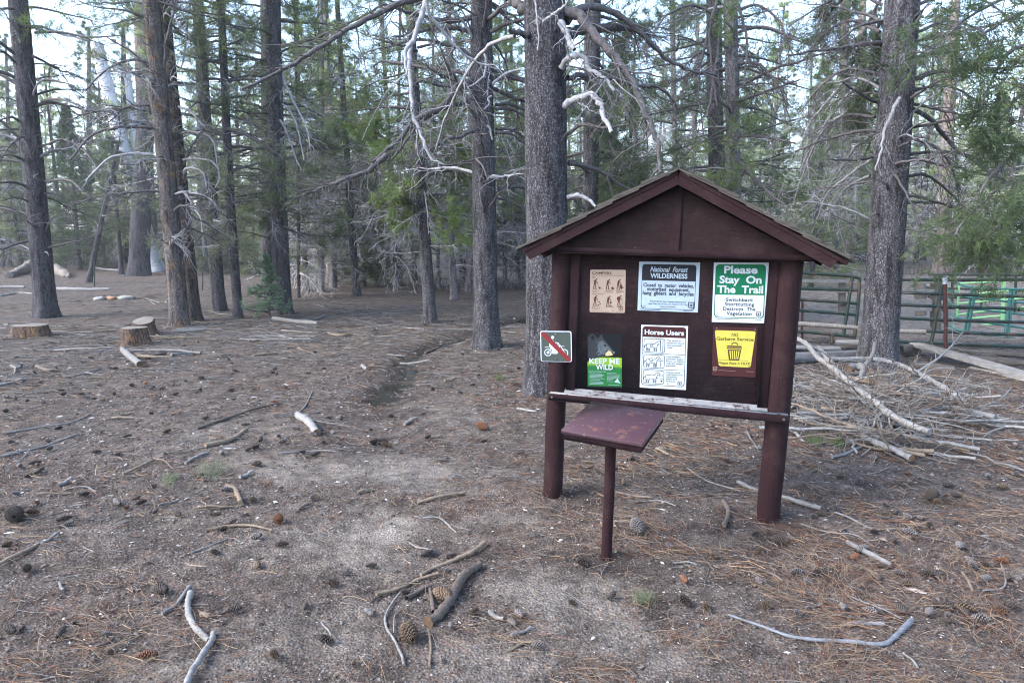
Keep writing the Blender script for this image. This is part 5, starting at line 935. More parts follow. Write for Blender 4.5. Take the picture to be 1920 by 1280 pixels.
# ------------------------------------------------------------ lumber and logs on the ground
def plank(a, b, w, th, mat, label, lift0=0., lift1=0., name='plank', roll=0):
    p, q_ = G(*a), G(*b); p[2] += lift0+th/2; q_[2] += lift1+th/2; d = q_-p; L = np.linalg.norm(d); X = Vector(d/L); Yv = Vector((-X.y, X.x, 0)).normalized(); Z = X.cross(Yv)
    M4 = Matrix((X, Yv, Z)).transposed().to_4x4() @ Matrix.Rotation(roll, 4, 'X'); m = MB(); m.box((-L/2, -w/2, -th/2), (L/2, w/2, th/2), bev=.006)
    o = m.build(name, mat, None, False); o.matrix_world = Matrix.Translation((p+q_)/2) @ M4; tag(o, label, name); return o
plank((1716, 667), (1960, 722), .21, .05, PLANK, 'long pale plank slanting across the ground by the corral gate', .14, .02)
plank((1686, 668), (1720, 667), .14, .13, PLANK_D, 'short squared timber end behind the thick dark pine', .03, .05, 'timber'); plank((1440, 682), (1625, 676), .13, .12, PLANK, 'squared grey timber lying between the notice board and the thick pine', .02, .02, 'timber')
plank((1440, 655), (1575, 662), .22, .04, PLANK, 'wide grey plank on the ground under the first corral panel', .03, .05); plank((1566, 656), (1625, 660), .22, .05, PLANK, 'short plank resting on the squared timber', .10, .12)
plank((1686, 681), (1780, 697), .18, .06, PLANK_D, 'dark damp plank under the long pale plank', .01, .0); plank((1785, 670), (1960, 690), .16, .05, PLANK_D, 'dark plank lying along the foot of the gate', .0, .02); plank((1832, 692), (1960, 724), .20, .04, PLANK, 'sun-bleached plank half under the long pale plank', .0, .02); plank((1800, 660), (1935, 672), .10, .05, PLANK_D, 'thin dark board close to the gate bottom rail', .0, .02)
plank((1775, 713), (1862, 730), .045, .012, PLANK, 'narrow pale lath in front of the long plank', .0, .0, 'lath')
CUT = deadwood('cut_wood_face', (.10, .09, .082), (.19, .17, .15), (2, 2, 2)); _b = NB('sawn_stump_top', .9, .2); _c = _b.coord('Object'); _w = _b.n('TexWave', {'Vector': _c, 'Scale': 14.0, 'Distortion': 4.0, 'Detail': 3.0}, wave_type='RINGS', rings_direction='Z').outputs[0]
_b.col(_b.mix(_b.noise(_c, 7, 5, .7), _b.mix(_w, (.075, .066, .06), (.13, .117, .105)), (.20, .18, .16))); CUT = _b.mat
STUMPB = bark('stump_bark', (.060, .042, .036), (.15, .10, .075), (.21, .155, .12), 1.0, .9)
def stump(l, r, vt, vb, label, seed, tilt=0, notch=False):
    b = G((l+r)/2, vb-3); t = b[1]; rad = (r-l)*t*1.02/FPX/2; h = at_depth((l+r)/2, vt, t)[2]-b[2]; R = rng(seed); b[1] += rad; b[2] = Hz(b[0], b[1])
    root = thing('tree_stump', label, 'stump', b); a = np.linspace(0, 2*math.pi, 40, endpoint=False); zz = np.linspace(-.15, h, 16); lob = .06*np.cos(3*a+R.uniform(0, 6))+.04*np.cos(5*a+R.uniform(0, 6))+R.normal(0, .012, 40)
    A, Z = np.meshgrid(a, zz); top = h+tilt*np.sin(a)*rad; Zt = Z*(top/h)[None, :]; fl = 1+.38*np.exp(-np.maximum(Z, 0)/(rad*.45))*(1+.4*np.cos(3*A)); RR = rad*.95*(1+lob[None, :])*fl
    V = np.stack([RR*np.cos(A), RR*np.sin(A), Zt], -1); bb = np.arange(15)[:, None]*40; j = np.arange(40)[None]; j2 = (j+1) % 40; m = MB(); m.add(V, np.stack([bb+j, bb+j2, bb+40+j2, bb+40+j], -1).reshape(-1, 4)); m.build('trunk', STUMPB, root)
    rim = V[-1]; inner = rim*[.6, .6, 1]+[0, 0, .008]; c = np.r_[0, 0, h+.01][None]; m = MB(); i = np.arange(40); k2 = (i+1) % 40; m.add(np.vstack([rim, inner, c]), np.stack([i, k2, 40+k2, 40+i], -1), np.stack([40+i, 40+k2, np.full(40, 80)], -1)); m.build('cut_face', CUT, root)
stump(12, 68, 612, 637, 'low round stump with orange-brown bark at the picture edge', 71); stump(218, 264, 617, 652, 'front half of the paired stumps, rounded and grey-topped', 72); stump(243, 280, 603, 631, 'taller split stump joined behind the grey-topped one', 73, .3)
def log(pts, w0, w1, mat, label, name='log', lift=.0, noise_=.12, sub=None, k=12):
    P = np.array([G(*p) for p in pts]); n = 6*len(P); P = smooth_path(P, n); t = P[:, 1]; rad = np.linspace(w0, w1, n)*t/FPX/2; P[:, 2] = [Hz(x, y) for x, y in P[:, :2]]; P[:, 2] += rad*.75+lift
    R = rng(int(pts[0][0]*11+pts[0][1])); o = P.mean(0); rad = rad*(1+R.normal(0, noise_*.5, n)); m = MB(); m.tubes(P-o, rad, k); m.ngon(m.v[0][:k], 0 if sub is None else 1); m.ngon(m.v[0][-k:][::-1], 0 if sub is None else 1)
    if w1 > 5: m.v[0] += R.normal(0, rad.mean()*noise_*.5, m.v[0].shape)
    ob = m.build(name, [mat] if sub is None else [mat, sub]); ob.location = o; tag(ob, label, {'log': 'log', 'rotten_log': 'log'}.get(name, 'stick')); return ob
LOGM = deadwood('bleached_log', (.20, .19, .185), (.34, .33, .32), (3, 14, 14))
ROT = weathered('rotten_wood', (.20, .175, .155), (3, 20, 20))
log([(18, 521), (45, 512), (64, 505)], 9, 19, ROT, 'hollow rotten log poking out left of the tall bare trunk'.replace(' left of', ' beside'), 'rotten_log', .05, .3); log([(106, 512), (118, 517), (130, 521)], 20, 6, ROT, 'splintered log end poking out past the tall bare trunk', 'rotten_log', .0, .4)
log([(108, 545), (150, 545), (206, 544)], 8, 5, LOGM, 'straight pale log lying beyond the tall bare trunk'); log([(-10, 541), (30, 540), (46, 540)], 6, 5, LOGM, 'pale log at the picture edge near the tall bare trunk'); log([(0, 556), (30, 550), (60, 551)], 4, 2, LOGM, 'thin pale pole below the pale log at the edge')
log([(172, 502), (200, 507), (228, 508)], 5, 4, LOGM, 'grey log on the ground before the massive old tree'); log([(190, 480), (226, 474)], 6, 6, ROT, 'fallen log behind the leaning sapling trunk', lift=.2); log([(815, 525), (850, 523), (874, 521)], 7, 6, ROT, 'fallen log lying across the far edge of the clearing')
RS = NB('pale_granite', .9, .2); co = RS.coord('Object'); RS.col(RS.mix(RS.noise(co, 8, 6, .7), (.13, .13, .125), (.30, .295, .28))); RS.bump(RS.noise(co, 14, 5), .6, .02)
RO = NB('rusty_rock', .9, .2); RO.col(RO.mix(RO.noise(RO.coord('Object'), 6, 4), (.20, .095, .055), (.34, .21, .14)))
def rock(px, w, h, mat, label, seed, group=None):
    b = G(*px); rx = w*b[1]/FPX/2; rz = h*b[1]/FPX/2; m = MB(); th = np.linspace(0, math.pi, 9); ph = np.linspace(0, 2*math.pi, 14, endpoint=False); T_, P_ = np.meshgrid(th, ph, indexing='ij'); n_ = 1+1.1*(fbm(np.cos(P_)*1.6+seed, np.sin(P_)*1.6+np.cos(T_)*2, seed, 3)-.45)
    V = np.stack([rx*n_*np.sin(T_)*np.cos(P_), rx*.7*n_*np.sin(T_)*np.sin(P_), rz*1.1*n_*np.sign(np.cos(T_))*np.abs(np.cos(T_))**.7], -1); bb = np.arange(8)[:, None]*14; j = np.arange(14)[None]; j2 = (j+1) % 14; m.add(V, np.stack([bb+j, bb+14+j, bb+14+j2, bb+j2], -1).reshape(-1, 4)); o = m.build('rock', mat); o.location = b+[0, 0, rz*.5]; tag(o, label, 'rock', group)
rock((187, 562), 25, 8, RS.mat, 'flat grey rock of the old fire ring, the left one'.replace(', the left one', ' beside the rusty rock'), 1); rock((207, 562), 21, 8, RO.mat, 'rusty orange rock of the old fire ring', 2); rock((238, 561), 33, 9, RS.mat, 'widest pale rock of the old fire ring', 3); rock((689, 928-22), 5, 4, RS.mat, 'single white pebble on the sandy path', 4)

# ------------------------------------------------------------ sticks
ST = {'pale': deadwood('bleached_stick', (.14, .133, .128), (.265, .257, .25)), 'tan': deadwood('tan_stick', (.13, .10, .072), (.24, .19, .145)), 'grey': deadwood('grey_stick', (.135, .13, .13), (.25, .245, .243)),
      'bark': deadwood('bark_stick', (.075, .058, .05), (.17, .14, .12), (12, 12, 12)), 'blue': deadwood('bluish_stick', (.13, .14, .16), (.24, .255, .285)), 'dark': deadwood('dark_stick', (.035, .028, .026), (.085, .07, .065))}
ENDS = deadwood('broken_wood_end', (.075, .048, .03), (.16, .105, .065))
def stick(pts, w0, w1, mat, label, forks=(), name='stick', lift=0., group=None, end=False, twigs=0):
    def path(pts, w0, w1, extra=0):
        P = np.array([G(*p) for p in pts]); n = max(8, 5*len(P)); P = smooth_path(P, n); t = P[:, 1]*cp-(P[:, 2]-CAM_H)*sp; rad = np.linspace(w0, w1, n)*t/FPX/2
        R_ = rng(int(abs(pts[0][0]*13+pts[0][1]*5))); P[:, 2] = Hn(P[:, 0], P[:, 1])+.006; P[:, 2] = np.convolve(np.pad(P[:, 2], 2, 'edge'), np.ones(5)/5, 'valid')+rad*.8+lift+extra+.006*np.sin(np.linspace(0, 5, n)+R_.uniform(0, 6))
        P[:, :2] += np.cumsum(R_.normal(0, rad.mean()*.10, (n, 2)), 0); return P, rad*(1+.10*np.sin(np.arange(n)*1.9+R_.uniform(0, 6))+R_.normal(0, .05, n))
    R_n = rng(int(abs(pts[0][0]*3+pts[0][1]))); P, rad = path(pts, w0, w1); o = P[len(P)//2].copy(); m = MB(); k = 10 if max(w0, w1) > 7 else 6
    m.tubes(P-o, rad, k); m.v[0] += R_n.normal(0, 1, m.v[0].shape)*np.repeat(rad, k)[:, None]*.075; m.ngon(m.v[0][:k], 1); m.ngon(m.v[0][-k:][::-1], 1)
    for f in forks:
        Q, r2 = path(f[0], f[1], f[2], .004); b_ = m.n; m.tubes(Q-o, r2, 6)
    if twigs:
        R_ = rng(int(pts[0][0])); Q, tt = side_twigs(R_, (P-o)[None], twigs, 6, .1, 1, .08, .3, .8, .25, .04, .1); m.tubes(Q, taper(len(Q), 6, np.full(len(Q), rad.mean()*.4), rad.mean()*.12), 4)
    ob = m.build(name, [ST[mat], ENDS if end else ST[mat]]); ob.location = o; return tag(ob, label, 'stick', group)
SL = [
 ([(11,814),(90,802),(130,796),(168,777)], 4, 2.5, 'grey', 'long thin grey stick lying flat, farther of two at the picture edge'),
 ([(-8,863),(73,841),(110,828),(148,816)], 5, 3, 'grey', 'long grey forked stick, nearer of two at the picture edge', [([(57,846),(40,863),(10,890)],3,1.5)]),
 ([(368,806),(437,784),(475,771),(520,759)], 6, 4, 'bark', 'long mottled brown stick on the open ground'), ([(386,841),(430,828),(463,807)], 9, 6, 'tan', 'thick tan stick just below the long mottled one'),
 ([(558,783),(578,798),(594,818)], 14, 15, 'pale', 'short thick bleached log piece with a broken brown end', [], True), ([(572,787),(601,793),(657,802)], 5, 2.5, 'pale', 'crooked pale stick touching the thick bleached piece'),
 ([(543,781),(556,778),(571,765),(587,735)], 3.5, 2, 'pale', 'curved pale twig standing out above the bleached piece'), ([(230,890),(262,878),(288,864)], 6, 3.5, 'tan', 'tan stick with dark twigs near the seedling', [([(288,864),(310,868),(325,880)],2.5,1.5)]),
 ([(348,870),(390,851)], 6, 5, 'pale', 'straight pale stick below the thick tan one'), ([(424,914),(441,919),(447,934),(452,949)], 8, 9, 'tan', 'bent elbow-shaped stick by the seedling'), ([(109,914),(135,902)], 7, 7, 'pale', 'stubby pale stick on the open ground', [], True),
 ([(128,918),(160,916),(181,922)], 3, 2.5, 'grey', 'thin grey curved twig beside the stubby pale stick'), ([(69,930),(133,926)], 4, 3, 'tan', 'straight thin tan twig below the stubby pale stick'), ([(210,787),(252,784)], 5, 4, 'tan', 'lower of two short parallel tan sticks'), ([(226,780),(250,776)], 5, 4, 'tan', 'upper of two short parallel tan sticks'),
 ([(297,952),(335,939)], 4, 4, 'pale', 'slim pale twig in line with the seedling'), ([(365,954),(425,952)], 4, 3.5, 'tan', 'level slim tan twig under the elbow-shaped stick'), ([(386,998),(430,988),(470,989),(509,999)], 7, 4, 'tan', 'arched tan stick beside the reddish cone', [([(470,989),(490,984),(498,980)],2.5,2)]),
 ([(231,661),(241,673),(255,689)], 12, 12, 'pale', 'thick white broken log piece below the paired stumps', [], True), ([(512,601),(550,606),(596,611)], 9, 8, 'pale', 'straight pale log piece beyond the fir sapling'), ([(556,606),(590,601),(611,594)], 6, 4, 'grey', 'grey branch crossing the straight pale log piece'),
 ([(616,626),(640,631),(662,629)], 5, 5, 'tan', 'crooked tan stick right of the pale log piece'.replace(' right of', ' beyond')), ([(474,669),(521,665)], 6, 5, 'tan', 'orange-tan stick on the open reddish ground'), ([(22,689),(34,692),(47,687)], 6, 4, 'pale', 'white forked stick below the low round stump', [([(31,690),(28,702)],4,3)]),
 ([(70,691),(90,697),(108,697)], 8, 6, 'bark', 'dark brown rotten bark piece below the low round stump'), ([(120,709),(160,702),(190,692)], 4, 2.5, 'grey', 'forked grey stick on the open ground below the stumps', [([(160,702),(196,705)],3,2)]), ([(-5,725),(47,713)], 5, 3, 'pale', 'pale stick running off the picture edge below the stumps'),
 ([(244,659),(317,659),(376,664)], 5, 4, 'grey', 'long level grey stick below the paired stumps'), ([(255,667),(288,673)], 6, 5, 'tan', 'brown stick in the pile below the paired stumps'), ([(275,674),(312,664)], 6, 6, 'bark', 'bark-covered stick in the pile below the paired stumps'), ([(321,669),(350,664),(374,663)], 6, 4, 'grey', 'grey stick at the far end of the pile below the stumps'),
 ([(324,625),(386,620)], 6, 5, 'pale', 'split pale stick at the foot of the orange patched trunk'), ([(303,814),(326,811),(339,806)], 3.5, 3, 'tan', 'thin wavy tan twig below the two parallel sticks'), ([(525,853),(561,848),(598,846),(630,849)], 3.5, 2, 'grey', 'long thin grey twig before the sandy path'), ([(554,961),(583,947)], 6, 6, 'bark', 'short bark-covered stick near the sandy path'), ([(450,898),(472,889)], 7, 6, 'grey', 'stubby grey stick uphill of the elbow-shaped one'), ([(671,927),(700,920)], 7, 6, 'tan', 'stubby tan stick on the pale sand'),
 ([(-6,1066),(37,1042),(69,1022)], 8, 7, 'tan', 'peeled yellowish stick entering from the picture edge', [], True), ([(77,1022),(95,1012),(110,1003)], 7, 5, 'grey', 'dark grey stick in line with the yellowish one'), ([(358,1118),(353,1140),(360,1173),(377,1193),(395,1209)], 11, 12, 'pale', 'large smooth Y-shaped grey branch at the bottom edge', [([(401,1192),(396,1213),(380,1247),(362,1280),(350,1310)],12,14)]),
 ([(304,1156),(330,1137),(357,1107)], 6, 9, 'grey', 'smooth grey stick touching the Y-shaped branch'), ([(360,1037),(397,1027),(427,1012)], 4, 3, 'grey', 'thin pale-grey twig in the needle litter'), ([(183,1218),(213,1202)], 6, 5, 'dark', 'dark short stick beside the blue-grey little cone'), ([(112,1096),(118,1112)], 5, 5, 'pale', 'tiny pale curved stick by a dark cone'), ([(377,1155),(393,1162)], 9, 9, 'tan', 'tan wood chip between the grey sticks', [], True), ([(397,1162),(423,1148),(450,1132)], 4, 2.5, 'dark', 'dark twig running from the tan chip'), ([(603,1167),(622,1197)], 4, 4, 'pale', 'thin pale twig near the white root'),
 ([(783,945),(827,936),(872,927)], 7, 6, 'tan', 'straight flat tan splinter on the sand'), ([(901,1065),(881,1081),(860,1108),(845,1135),(821,1160),(800,1173)], 14, 20, 'bark', 'thick bark-covered forked branch in the middle foreground', [([(806,1105),(812,1129),(814,1155)],7,9),([(762,1130),(786,1112),(806,1105)],10,8)], True),
 ([(789,1081),(818,1066),(857,1053),(887,1041),(908,1024)], 7, 8, 'tan', 'long tan stick above the thick forked branch'.replace('above', 'beyond')), ([(835,1048),(857,1041),(881,1037)], 8, 6, 'bark', 'short brown stick lying along the long tan one'), ([(706,1121),(750,1105),(786,1088),(822,1080)], 7, 6, 'tan', 'curved tan stick nearer than the long tan one', [([(734,1110),(760,1100),(790,1096)],3,2)]),
 ([(756,1111),(738,1132),(723,1158),(725,1179),(738,1200),(750,1224),(757,1251)], 4, 6, 'pale', 'white curved root beside the large open cone', [([(738,1190),(740,1160),(752,1140)],2.5,1.5)]), ([(803,1184),(808,1212),(805,1254)], 4, 6, 'tan', 'upright thin tan stick below the forked branch'), ([(768,1020),(792,1031),(810,1036)], 5, 3, 'pale', 'short white stick beyond the long tan one'), ([(916,1152),(943,1167)], 8, 7, 'pale', 'pale forked chip beside the thick forked branch', [], True),
 ([(958,1198),(996,1179)], 7, 5, 'grey', 'grey stick in the foreground needles'), ([(949,1225),(979,1210),(1014,1210)], 6, 5, 'tan', 'angled tan stick nearest the bottom edge'), ([(786,977),(824,974),(845,989),(857,1001)], 4, 2.5, 'pale', 'white twiggy stick on the sand edge', [([(824,974),(826,966)],2,1.5),([(845,989),(836,985)],2,1)]), ([(671,927),(698,921)], 6, 5, 'grey', 'grey end of the stick on the pale sand'), ([(683,1152),(701,1154)], 9, 9, 'pale', 'short pale wood chunk beside the white root', [], True),
 ([(1365,1156),(1425,1178),(1476,1197),(1527,1205),(1591,1207),(1655,1210),(1685,1190),(1711,1167)], 4, 11, 'blue', 'long bluish lichen-covered curved branch'), ([(1591,1178),(1612,1170),(1655,1177)], 9, 7, 'blue', 'short bluish lichen-covered stick with a pale cut end', [], True), ([(1589,1020),(1625,1043),(1672,1064)], 9, 11, 'grey', 'weathered grey wood splinter on the needles'), ([(1384,908),(1416,921),(1463,934),(1540,960)], 8, 9, 'pale', 'straight pale stick passing behind the thicker kiosk post', [], True),
 ([(1565,964),(1600,978),(1642,995)], 4, 4, 'grey', 'thin grey stick beyond the pale straight one'), ([(1501,983),(1557,1000),(1600,1006),(1638,1028)], 3, 2, 'grey', 'long thin grey twig leading to the grey splinter'), ([(1356,947),(1367,964),(1358,990)], 9, 8, 'bark', 'curved bark stick between the two kiosk posts', [([(1324,932),(1345,930),(1384,933)],6,4)]), ([(1155,928),(1190,931),(1222,937)], 6, 5, 'bark', 'flat reddish-brown lath behind the desk pipe'), ([(1192,941),(1232,940),(1267,952)], 3, 2.5, 'grey', 'thin bent grey twig behind the desk pipe'),
 ([(1262,1056),(1285,1057),(1307,1063)], 3.5, 3, 'grey', 'small arched twig in front of the board'), ([(1422,1066),(1469,1092)], 3.5, 3, 'pale', 'thin white twig in front of the thicker post'), ([(1595,1118),(1640,1140),(1689,1163)], 3, 2.5, 'blue', 'thin straight bluish twig beyond the short lichen stick'), ([(1873,1047),(1886,1088),(1877,1109),(1843,1111)], 4, 3, 'grey', 'hooked grey twig near the picture edge'), ([(1805,1075),(1822,1109)], 5, 5, 'tan', 'short tan stick beside the hooked twig'), ([(1510,1144),(1542,1133)], 4, 3, 'grey', 'short grey twig beyond the long bluish branch'), ([(1694,1225),(1721,1257)], 4, 5, 'pale', 'straw-coloured splinter at the bottom edge'),
 ([(833,717),(854,713)], 6, 5, 'tan', 'short orange-tan stick beside the stream'), ([(679,690),(688,695)], 7, 7, 'pale', 'small white broken piece beside the stream head', [], True), ([(691,689),(722,690)], 4, 3, 'tan', 'thin tan stick beside the small white piece'), ([(797,663),(823,653)], 5, 4, 'bark', 'brown stick bridging the stream bend'), ([(726,666),(759,671)], 4, 3, 'pale', 'pale twig on the dark stream bank'), ([(750,684),(780,681),(806,677)], 4, 3, 'pale', 'long pale twig lying across the stream'), ([(758,799),(781,788)], 7, 6, 'pale', 'short pale split stick before the wet patch'), ([(970,770),(1007,773)], 5, 4, 'pale', 'white stick close to the thin kiosk post foot'), ([(682,752),(717,753)], 5, 4, 'dark', 'dark wet stick at the near end of the stream'),
 ([(1290,880),(1330,905),(1390,925)], 3, 3, 'pale', 'thin white twig under the notice board'), ([(1230,845),(1265,858)], 6, 5, 'tan', 'short tan stick under the notice board'), ([(1095,755),(1062,752)], 8, 7, 'tan', 'tan broken stick behind the ledge'), ([(1400,812),(1420,845)], 4, 3, 'pale', 'pale twig close behind the thicker kiosk post')]
for s in SL:
    pts, w0, w1, mat, lab = s[:5]; stick(pts, w0, w1, mat, lab, s[5] if len(s) > 5 else (), end=len(s) > 6)

# ------------------------------------------------------------ brush pile
def pile(pts, w0, w1, mat, label, z0, z1, forks=(), twigs=0, end=False):
    o = stick(pts, w0, w1, mat, label, (), 'branch', 0, None, end, twigs); o['category'] = 'branch'; o.location.z += (z0+z1)/2
    a, b = G(*pts[0]), G(*pts[-1]); L = np.linalg.norm(b-a)
    if abs(z1-z0) > .01:
        d = (b-a)/L; ax = Vector((d[1], -d[0], 0)); o.rotation_mode = 'QUATERNION'; o.rotation_quaternion = Matrix.Rotation(-math.atan2(z1-z0, L)*-1, 3, ax).to_quaternion()
    return o
pile([(1484,690),(1512,703),(1530,722),(1560,740),(1610,776),(1640,797),(1665,815),(1700,832),(1738,846)], 8, 13, 'pale', 'longest thick bleached limb lying across the brush pile', .36, .12, twigs=8)
pile([(1532,704),(1545,722),(1553,738)], 8, 10, 'pale', 'curved side limb rising from the bleached limb near its thin end', .30, .30); pile([(1636,703),(1631,726),(1620,745),(1611,766)], 6, 9, 'pale', 'forked bleached side limb sticking up in the brush pile', .36, .26, twigs=4)
pile([(1628,802),(1617,815),(1622,828),(1645,842),(1682,856),(1713,874)], 9, 12, 'grey', 'crooked grey branch with a sawn tan end in front of the brush pile', .03, .03, end=True); pile([(1664,806),(1720,796),(1776,785),(1830,793),(1864,800)], 8, 12, 'grey', 'arched grey branch with rusty bark at the end of the brush pile', .10, .06); pile([(1545,713),(1640,712),(1700,726),(1745,746),(1795,772),(1812,788)], 8, 11, 'grey', 'long grey branch along the far side of the brush pile', .22, .12, twigs=6)
pile([(1575,738),(1625,748),(1672,765)], 9, 10, 'tan', 'peeled tan branch inside the brush pile', .16, .14); pile([(1800,806),(1860,803),(1930,803)], 6, 5, 'pale', 'straight pale branch reaching off the picture edge from the brush pile', .05, .05); pile([(1488,797),(1530,799),(1584,797)], 5, 5, 'pale', 'level pale branch at the near corner of the brush pile', .05, .05); pile([(1590,715),(1605,711),(1620,719)], 16, 14, 'grey', 'short thick cut log end inside the brush pile', .10, .12, end=True)
pile([(1470,760),(1515,745),(1550,772),(1575,795)], 6, 3, 'grey', 'grey branch sprawling behind the thicker kiosk post', .14, .08, twigs=10); pile([(1660,745),(1700,735),(1760,708),(1800,678)], 5, 2, 'grey', 'thin branch sticking up out of the brush pile towards the planks', .12, .38, twigs=8); pile([(1780,805),(1820,785),(1870,770),(1895,750)], 4, 2, 'pale', 'twiggy pale tip at the far end of the brush pile', .05, .12, twigs=14); pile([(1560,862),(1590,850),(1614,840)], 5, 4, 'blue', 'thin bluish stick lying in front of the brush pile', 0, 0)
R = rng(77); BR = []
for k in range(10):
    m = MB(); one = np.ones(1); P = gnarly(R, 1, 14, one, one*R.uniform(-.05, .12), one*R.uniform(-.05, .15), one*R.uniform(-.05, .1), one*R.uniform(.03, .14)); m.tubes(P, taper(1, 14, [.0105*R.uniform(.7, 1.5)], .0025), 6)
    Q, t = side_twigs(R, P, [3, 6, 9, 12][k % 4], 7, .15, .98, .12, .4, .7, .1, .04, .12); m.tubes(Q, taper(len(Q), 7, .0052*(1.15-t*.6), .0018), 4); Q2, t2 = side_twigs(R, Q, 3, 5, .2, 1, .25, .55, .7, .05, .04, .1); m.tubes(Q2, taper(len(Q2), 5, np.full(len(Q2), .0026), .0013), 3)
    BR.append(m.build('branch', ST[['pale', 'grey', 'grey', 'bark', 'pale', 'tan', 'grey', 'bark', 'pale', 'grey'][k]], link=False))
for k in range(200):
    u, v = R.normal(1655, 95), R.normal(775, 34)
    if not (1470 < u < 1900 and 700 < v < 850): u, v = R.uniform(1490, 1860), R.uniform(715, 830)
    p = G(u, v); hgt = .25*math.exp(-((u-1630)/130)**2-((v-768)/45)**2); o = link_mesh('branch', BR[R.integers(10)]); L = R.uniform(.45, 1.25); az = R.normal(-.5, .75)+(math.pi if R.random() < .5 else 0)
    o.location = (p[0]-.5*L*math.cos(az), p[1]-.5*L*math.sin(az), p[2]+R.uniform(.01, .03)+hgt*R.random()); o.rotation_euler = (R.uniform(0, 6), R.normal(.0, .10), az); o.scale = (L, L, L); tag(o, 'thin tangled dry branch lying in the brush pile', 'branch', 'dry branches of the brush pile')

# ------------------------------------------------------------ scattered sticks and cones
def in_clear(x, y): return not (abs(x-mid[0]) < .8 and abs(y-mid[1]) < .35) and poly_dist(np.array([x]), np.array([y]), STREAM)[0] > .12
STK = []
for k in range(12):
    m = MB(); one = np.ones(1); P = gnarly(R, 1, 10, one, one*0, one*0, one*0, one*R.uniform(.02, .16)); P[..., 2] *= .25; m.tubes(P, taper(1, 10, [.0105*R.uniform(.6, 1.3)], .005), 6)
    if k % 2: Q, t = side_twigs(R, P, 2+k % 3, 6, .2, .9, .15, .4, .7, 0, .04, 0.); Q[..., 2] = Q[..., 2]*.3; m.tubes(Q, taper(len(Q), 6, np.full(len(Q), .006), .003), 4)
    STK.append(m.build('stick', ST[['pale', 'tan', 'grey', 'grey', 'pale', 'tan', 'bark', 'grey', 'pale', 'grey', 'tan', 'dark'][k]], link=False))
def scatter_stick(u, v, L, label, group):
    p = G(u, v)
    if not in_clear(p[0], p[1]): return
    o = link_mesh('stick', STK[R.integers(12)]); o.location = (p[0], p[1], p[2]+.008*L+.004); o.rotation_euler = (0, R.normal(0, .04), R.uniform(0, 6.28)); o.scale = (L, L*R.uniform(.5, 1.1), L); tag(o, label, 'stick', group)
for k in range(110): scatter_stick(R.uniform(-10, 560), R.normal(622, 24), R.uniform(.35, 1.3), 'dry stick among the litter round the stumps and trunk feet', 'sticks round the stumps')
for k in range(46): scatter_stick(R.uniform(520, 1000), R.uniform(560, 640), R.uniform(.35, 1.1), 'dry stick on the clearing beyond the stream', 'sticks beyond the stream')
for k in range(50): scatter_stick(R.uniform(0, 700), R.uniform(690, 960), R.uniform(.12, .34), 'small dry stick on the open ground before the stumps', 'small sticks on the open ground')
for k in range(60): scatter_stick(R.uniform(1050, 1900), R.uniform(800, 1100), R.uniform(.10, .34), 'small dry stick on the needles round the notice board', 'small sticks round the notice board')
for k in range(34): scatter_stick(R.uniform(0, 1900), R.uniform(1050, 1270), R.uniform(.06, .2), 'tiny dry stick in the foreground needle litter', 'tiny sticks in the foreground')
def conemat(name, lo, hi):
    B = NB(name, .8, .25); co = B.coord('Object'); B.col(B.mix(B.attr('tip'), B.mix(B.noise(co, 30, 3), g3(.7, lo), lo), hi)); return B.mat
CM = {'dark': conemat('dark_cone', (.016, .012, .011), (.075, .060, .053)), 'red': conemat('red_cone', (.06, .024, .014), (.17, .08, .045)), 'grey': conemat('grey_cone', (.030, .026, .026), (.16, .145, .142)), 'brown': conemat('brown_cone', (.036, .024, .017), (.125, .088, .06))}
def cone_mesh(seed, mat, n=90, open_=1.0, fat=.42):       # unit-length cone along x
    R = rng(seed); m = MB(); tip = []
    xs = np.linspace(0, 1, 9); core = fat*.62*np.sin(np.pi*np.clip(xs*.96+.02, 0, 1))**.6*(1-.4*xs); core[[0, -1]] = .004; m.tubes(np.c_[xs*.98-.5, 0*xs, 0*xs], core, 10); tip += [0]*m.n
    for i in range(n):
        t = (i+.5)/n; a = i*2.39996; r = fat*np.sin(np.pi*np.clip(t*.93+.04, 0, 1))**.7*(1-.3*t); x = t-.5; s = .092*(1.1-.5*t)*R.uniform(.85, 1.15); ri = r*.45; ro = r*(1+.30*open_*R.uniform(.7, 1.2)); up = .05+.09*(1-open_)
        rad = np.array((0, math.cos(a), math.sin(a))); tan = np.array((0, -math.sin(a), math.cos(a))); X = np.array((1., 0, 0))
        b0 = X*(x-.03)+rad*ri; mid_ = X*(x+up*.4)+rad*(ri+ro)/2; end = X*(x+up)+rad*ro; th = X*.020
        V = [b0-tan*s*.3, b0+tan*s*.3, mid_-tan*s, mid_+tan*s, end-tan*s*.72, end+tan*s*.72, end+X*.02+rad*.012, mid_-tan*s-th, mid_+tan*s-th, end-tan*s*.6-th*1.6, end+tan*s*.6-th*1.6]
        m.add(V, [(0, 1, 3, 2), (2, 3, 5, 4), (7, 9, 10, 8), (4, 5, 10, 9), (2, 4, 9, 7), (3, 8, 10, 5), (0, 7, 8, 1)], [(4, 6, 5)]); tip += [0, 0, .25, .25, 1, 1, 1, .1, .1, .9, .9]
    return m.build('pine_cone', mat, link=False, attrs={'tip': tip}, smooth=False)
BIG = {c: cone_mesh(300+k, CM[c], 120, 1.0, .27) for k, c in enumerate(CM)}; SML = {c: cone_mesh(320+k, CM[c], 60, .5, .26) for k, c in enumerate(CM)}
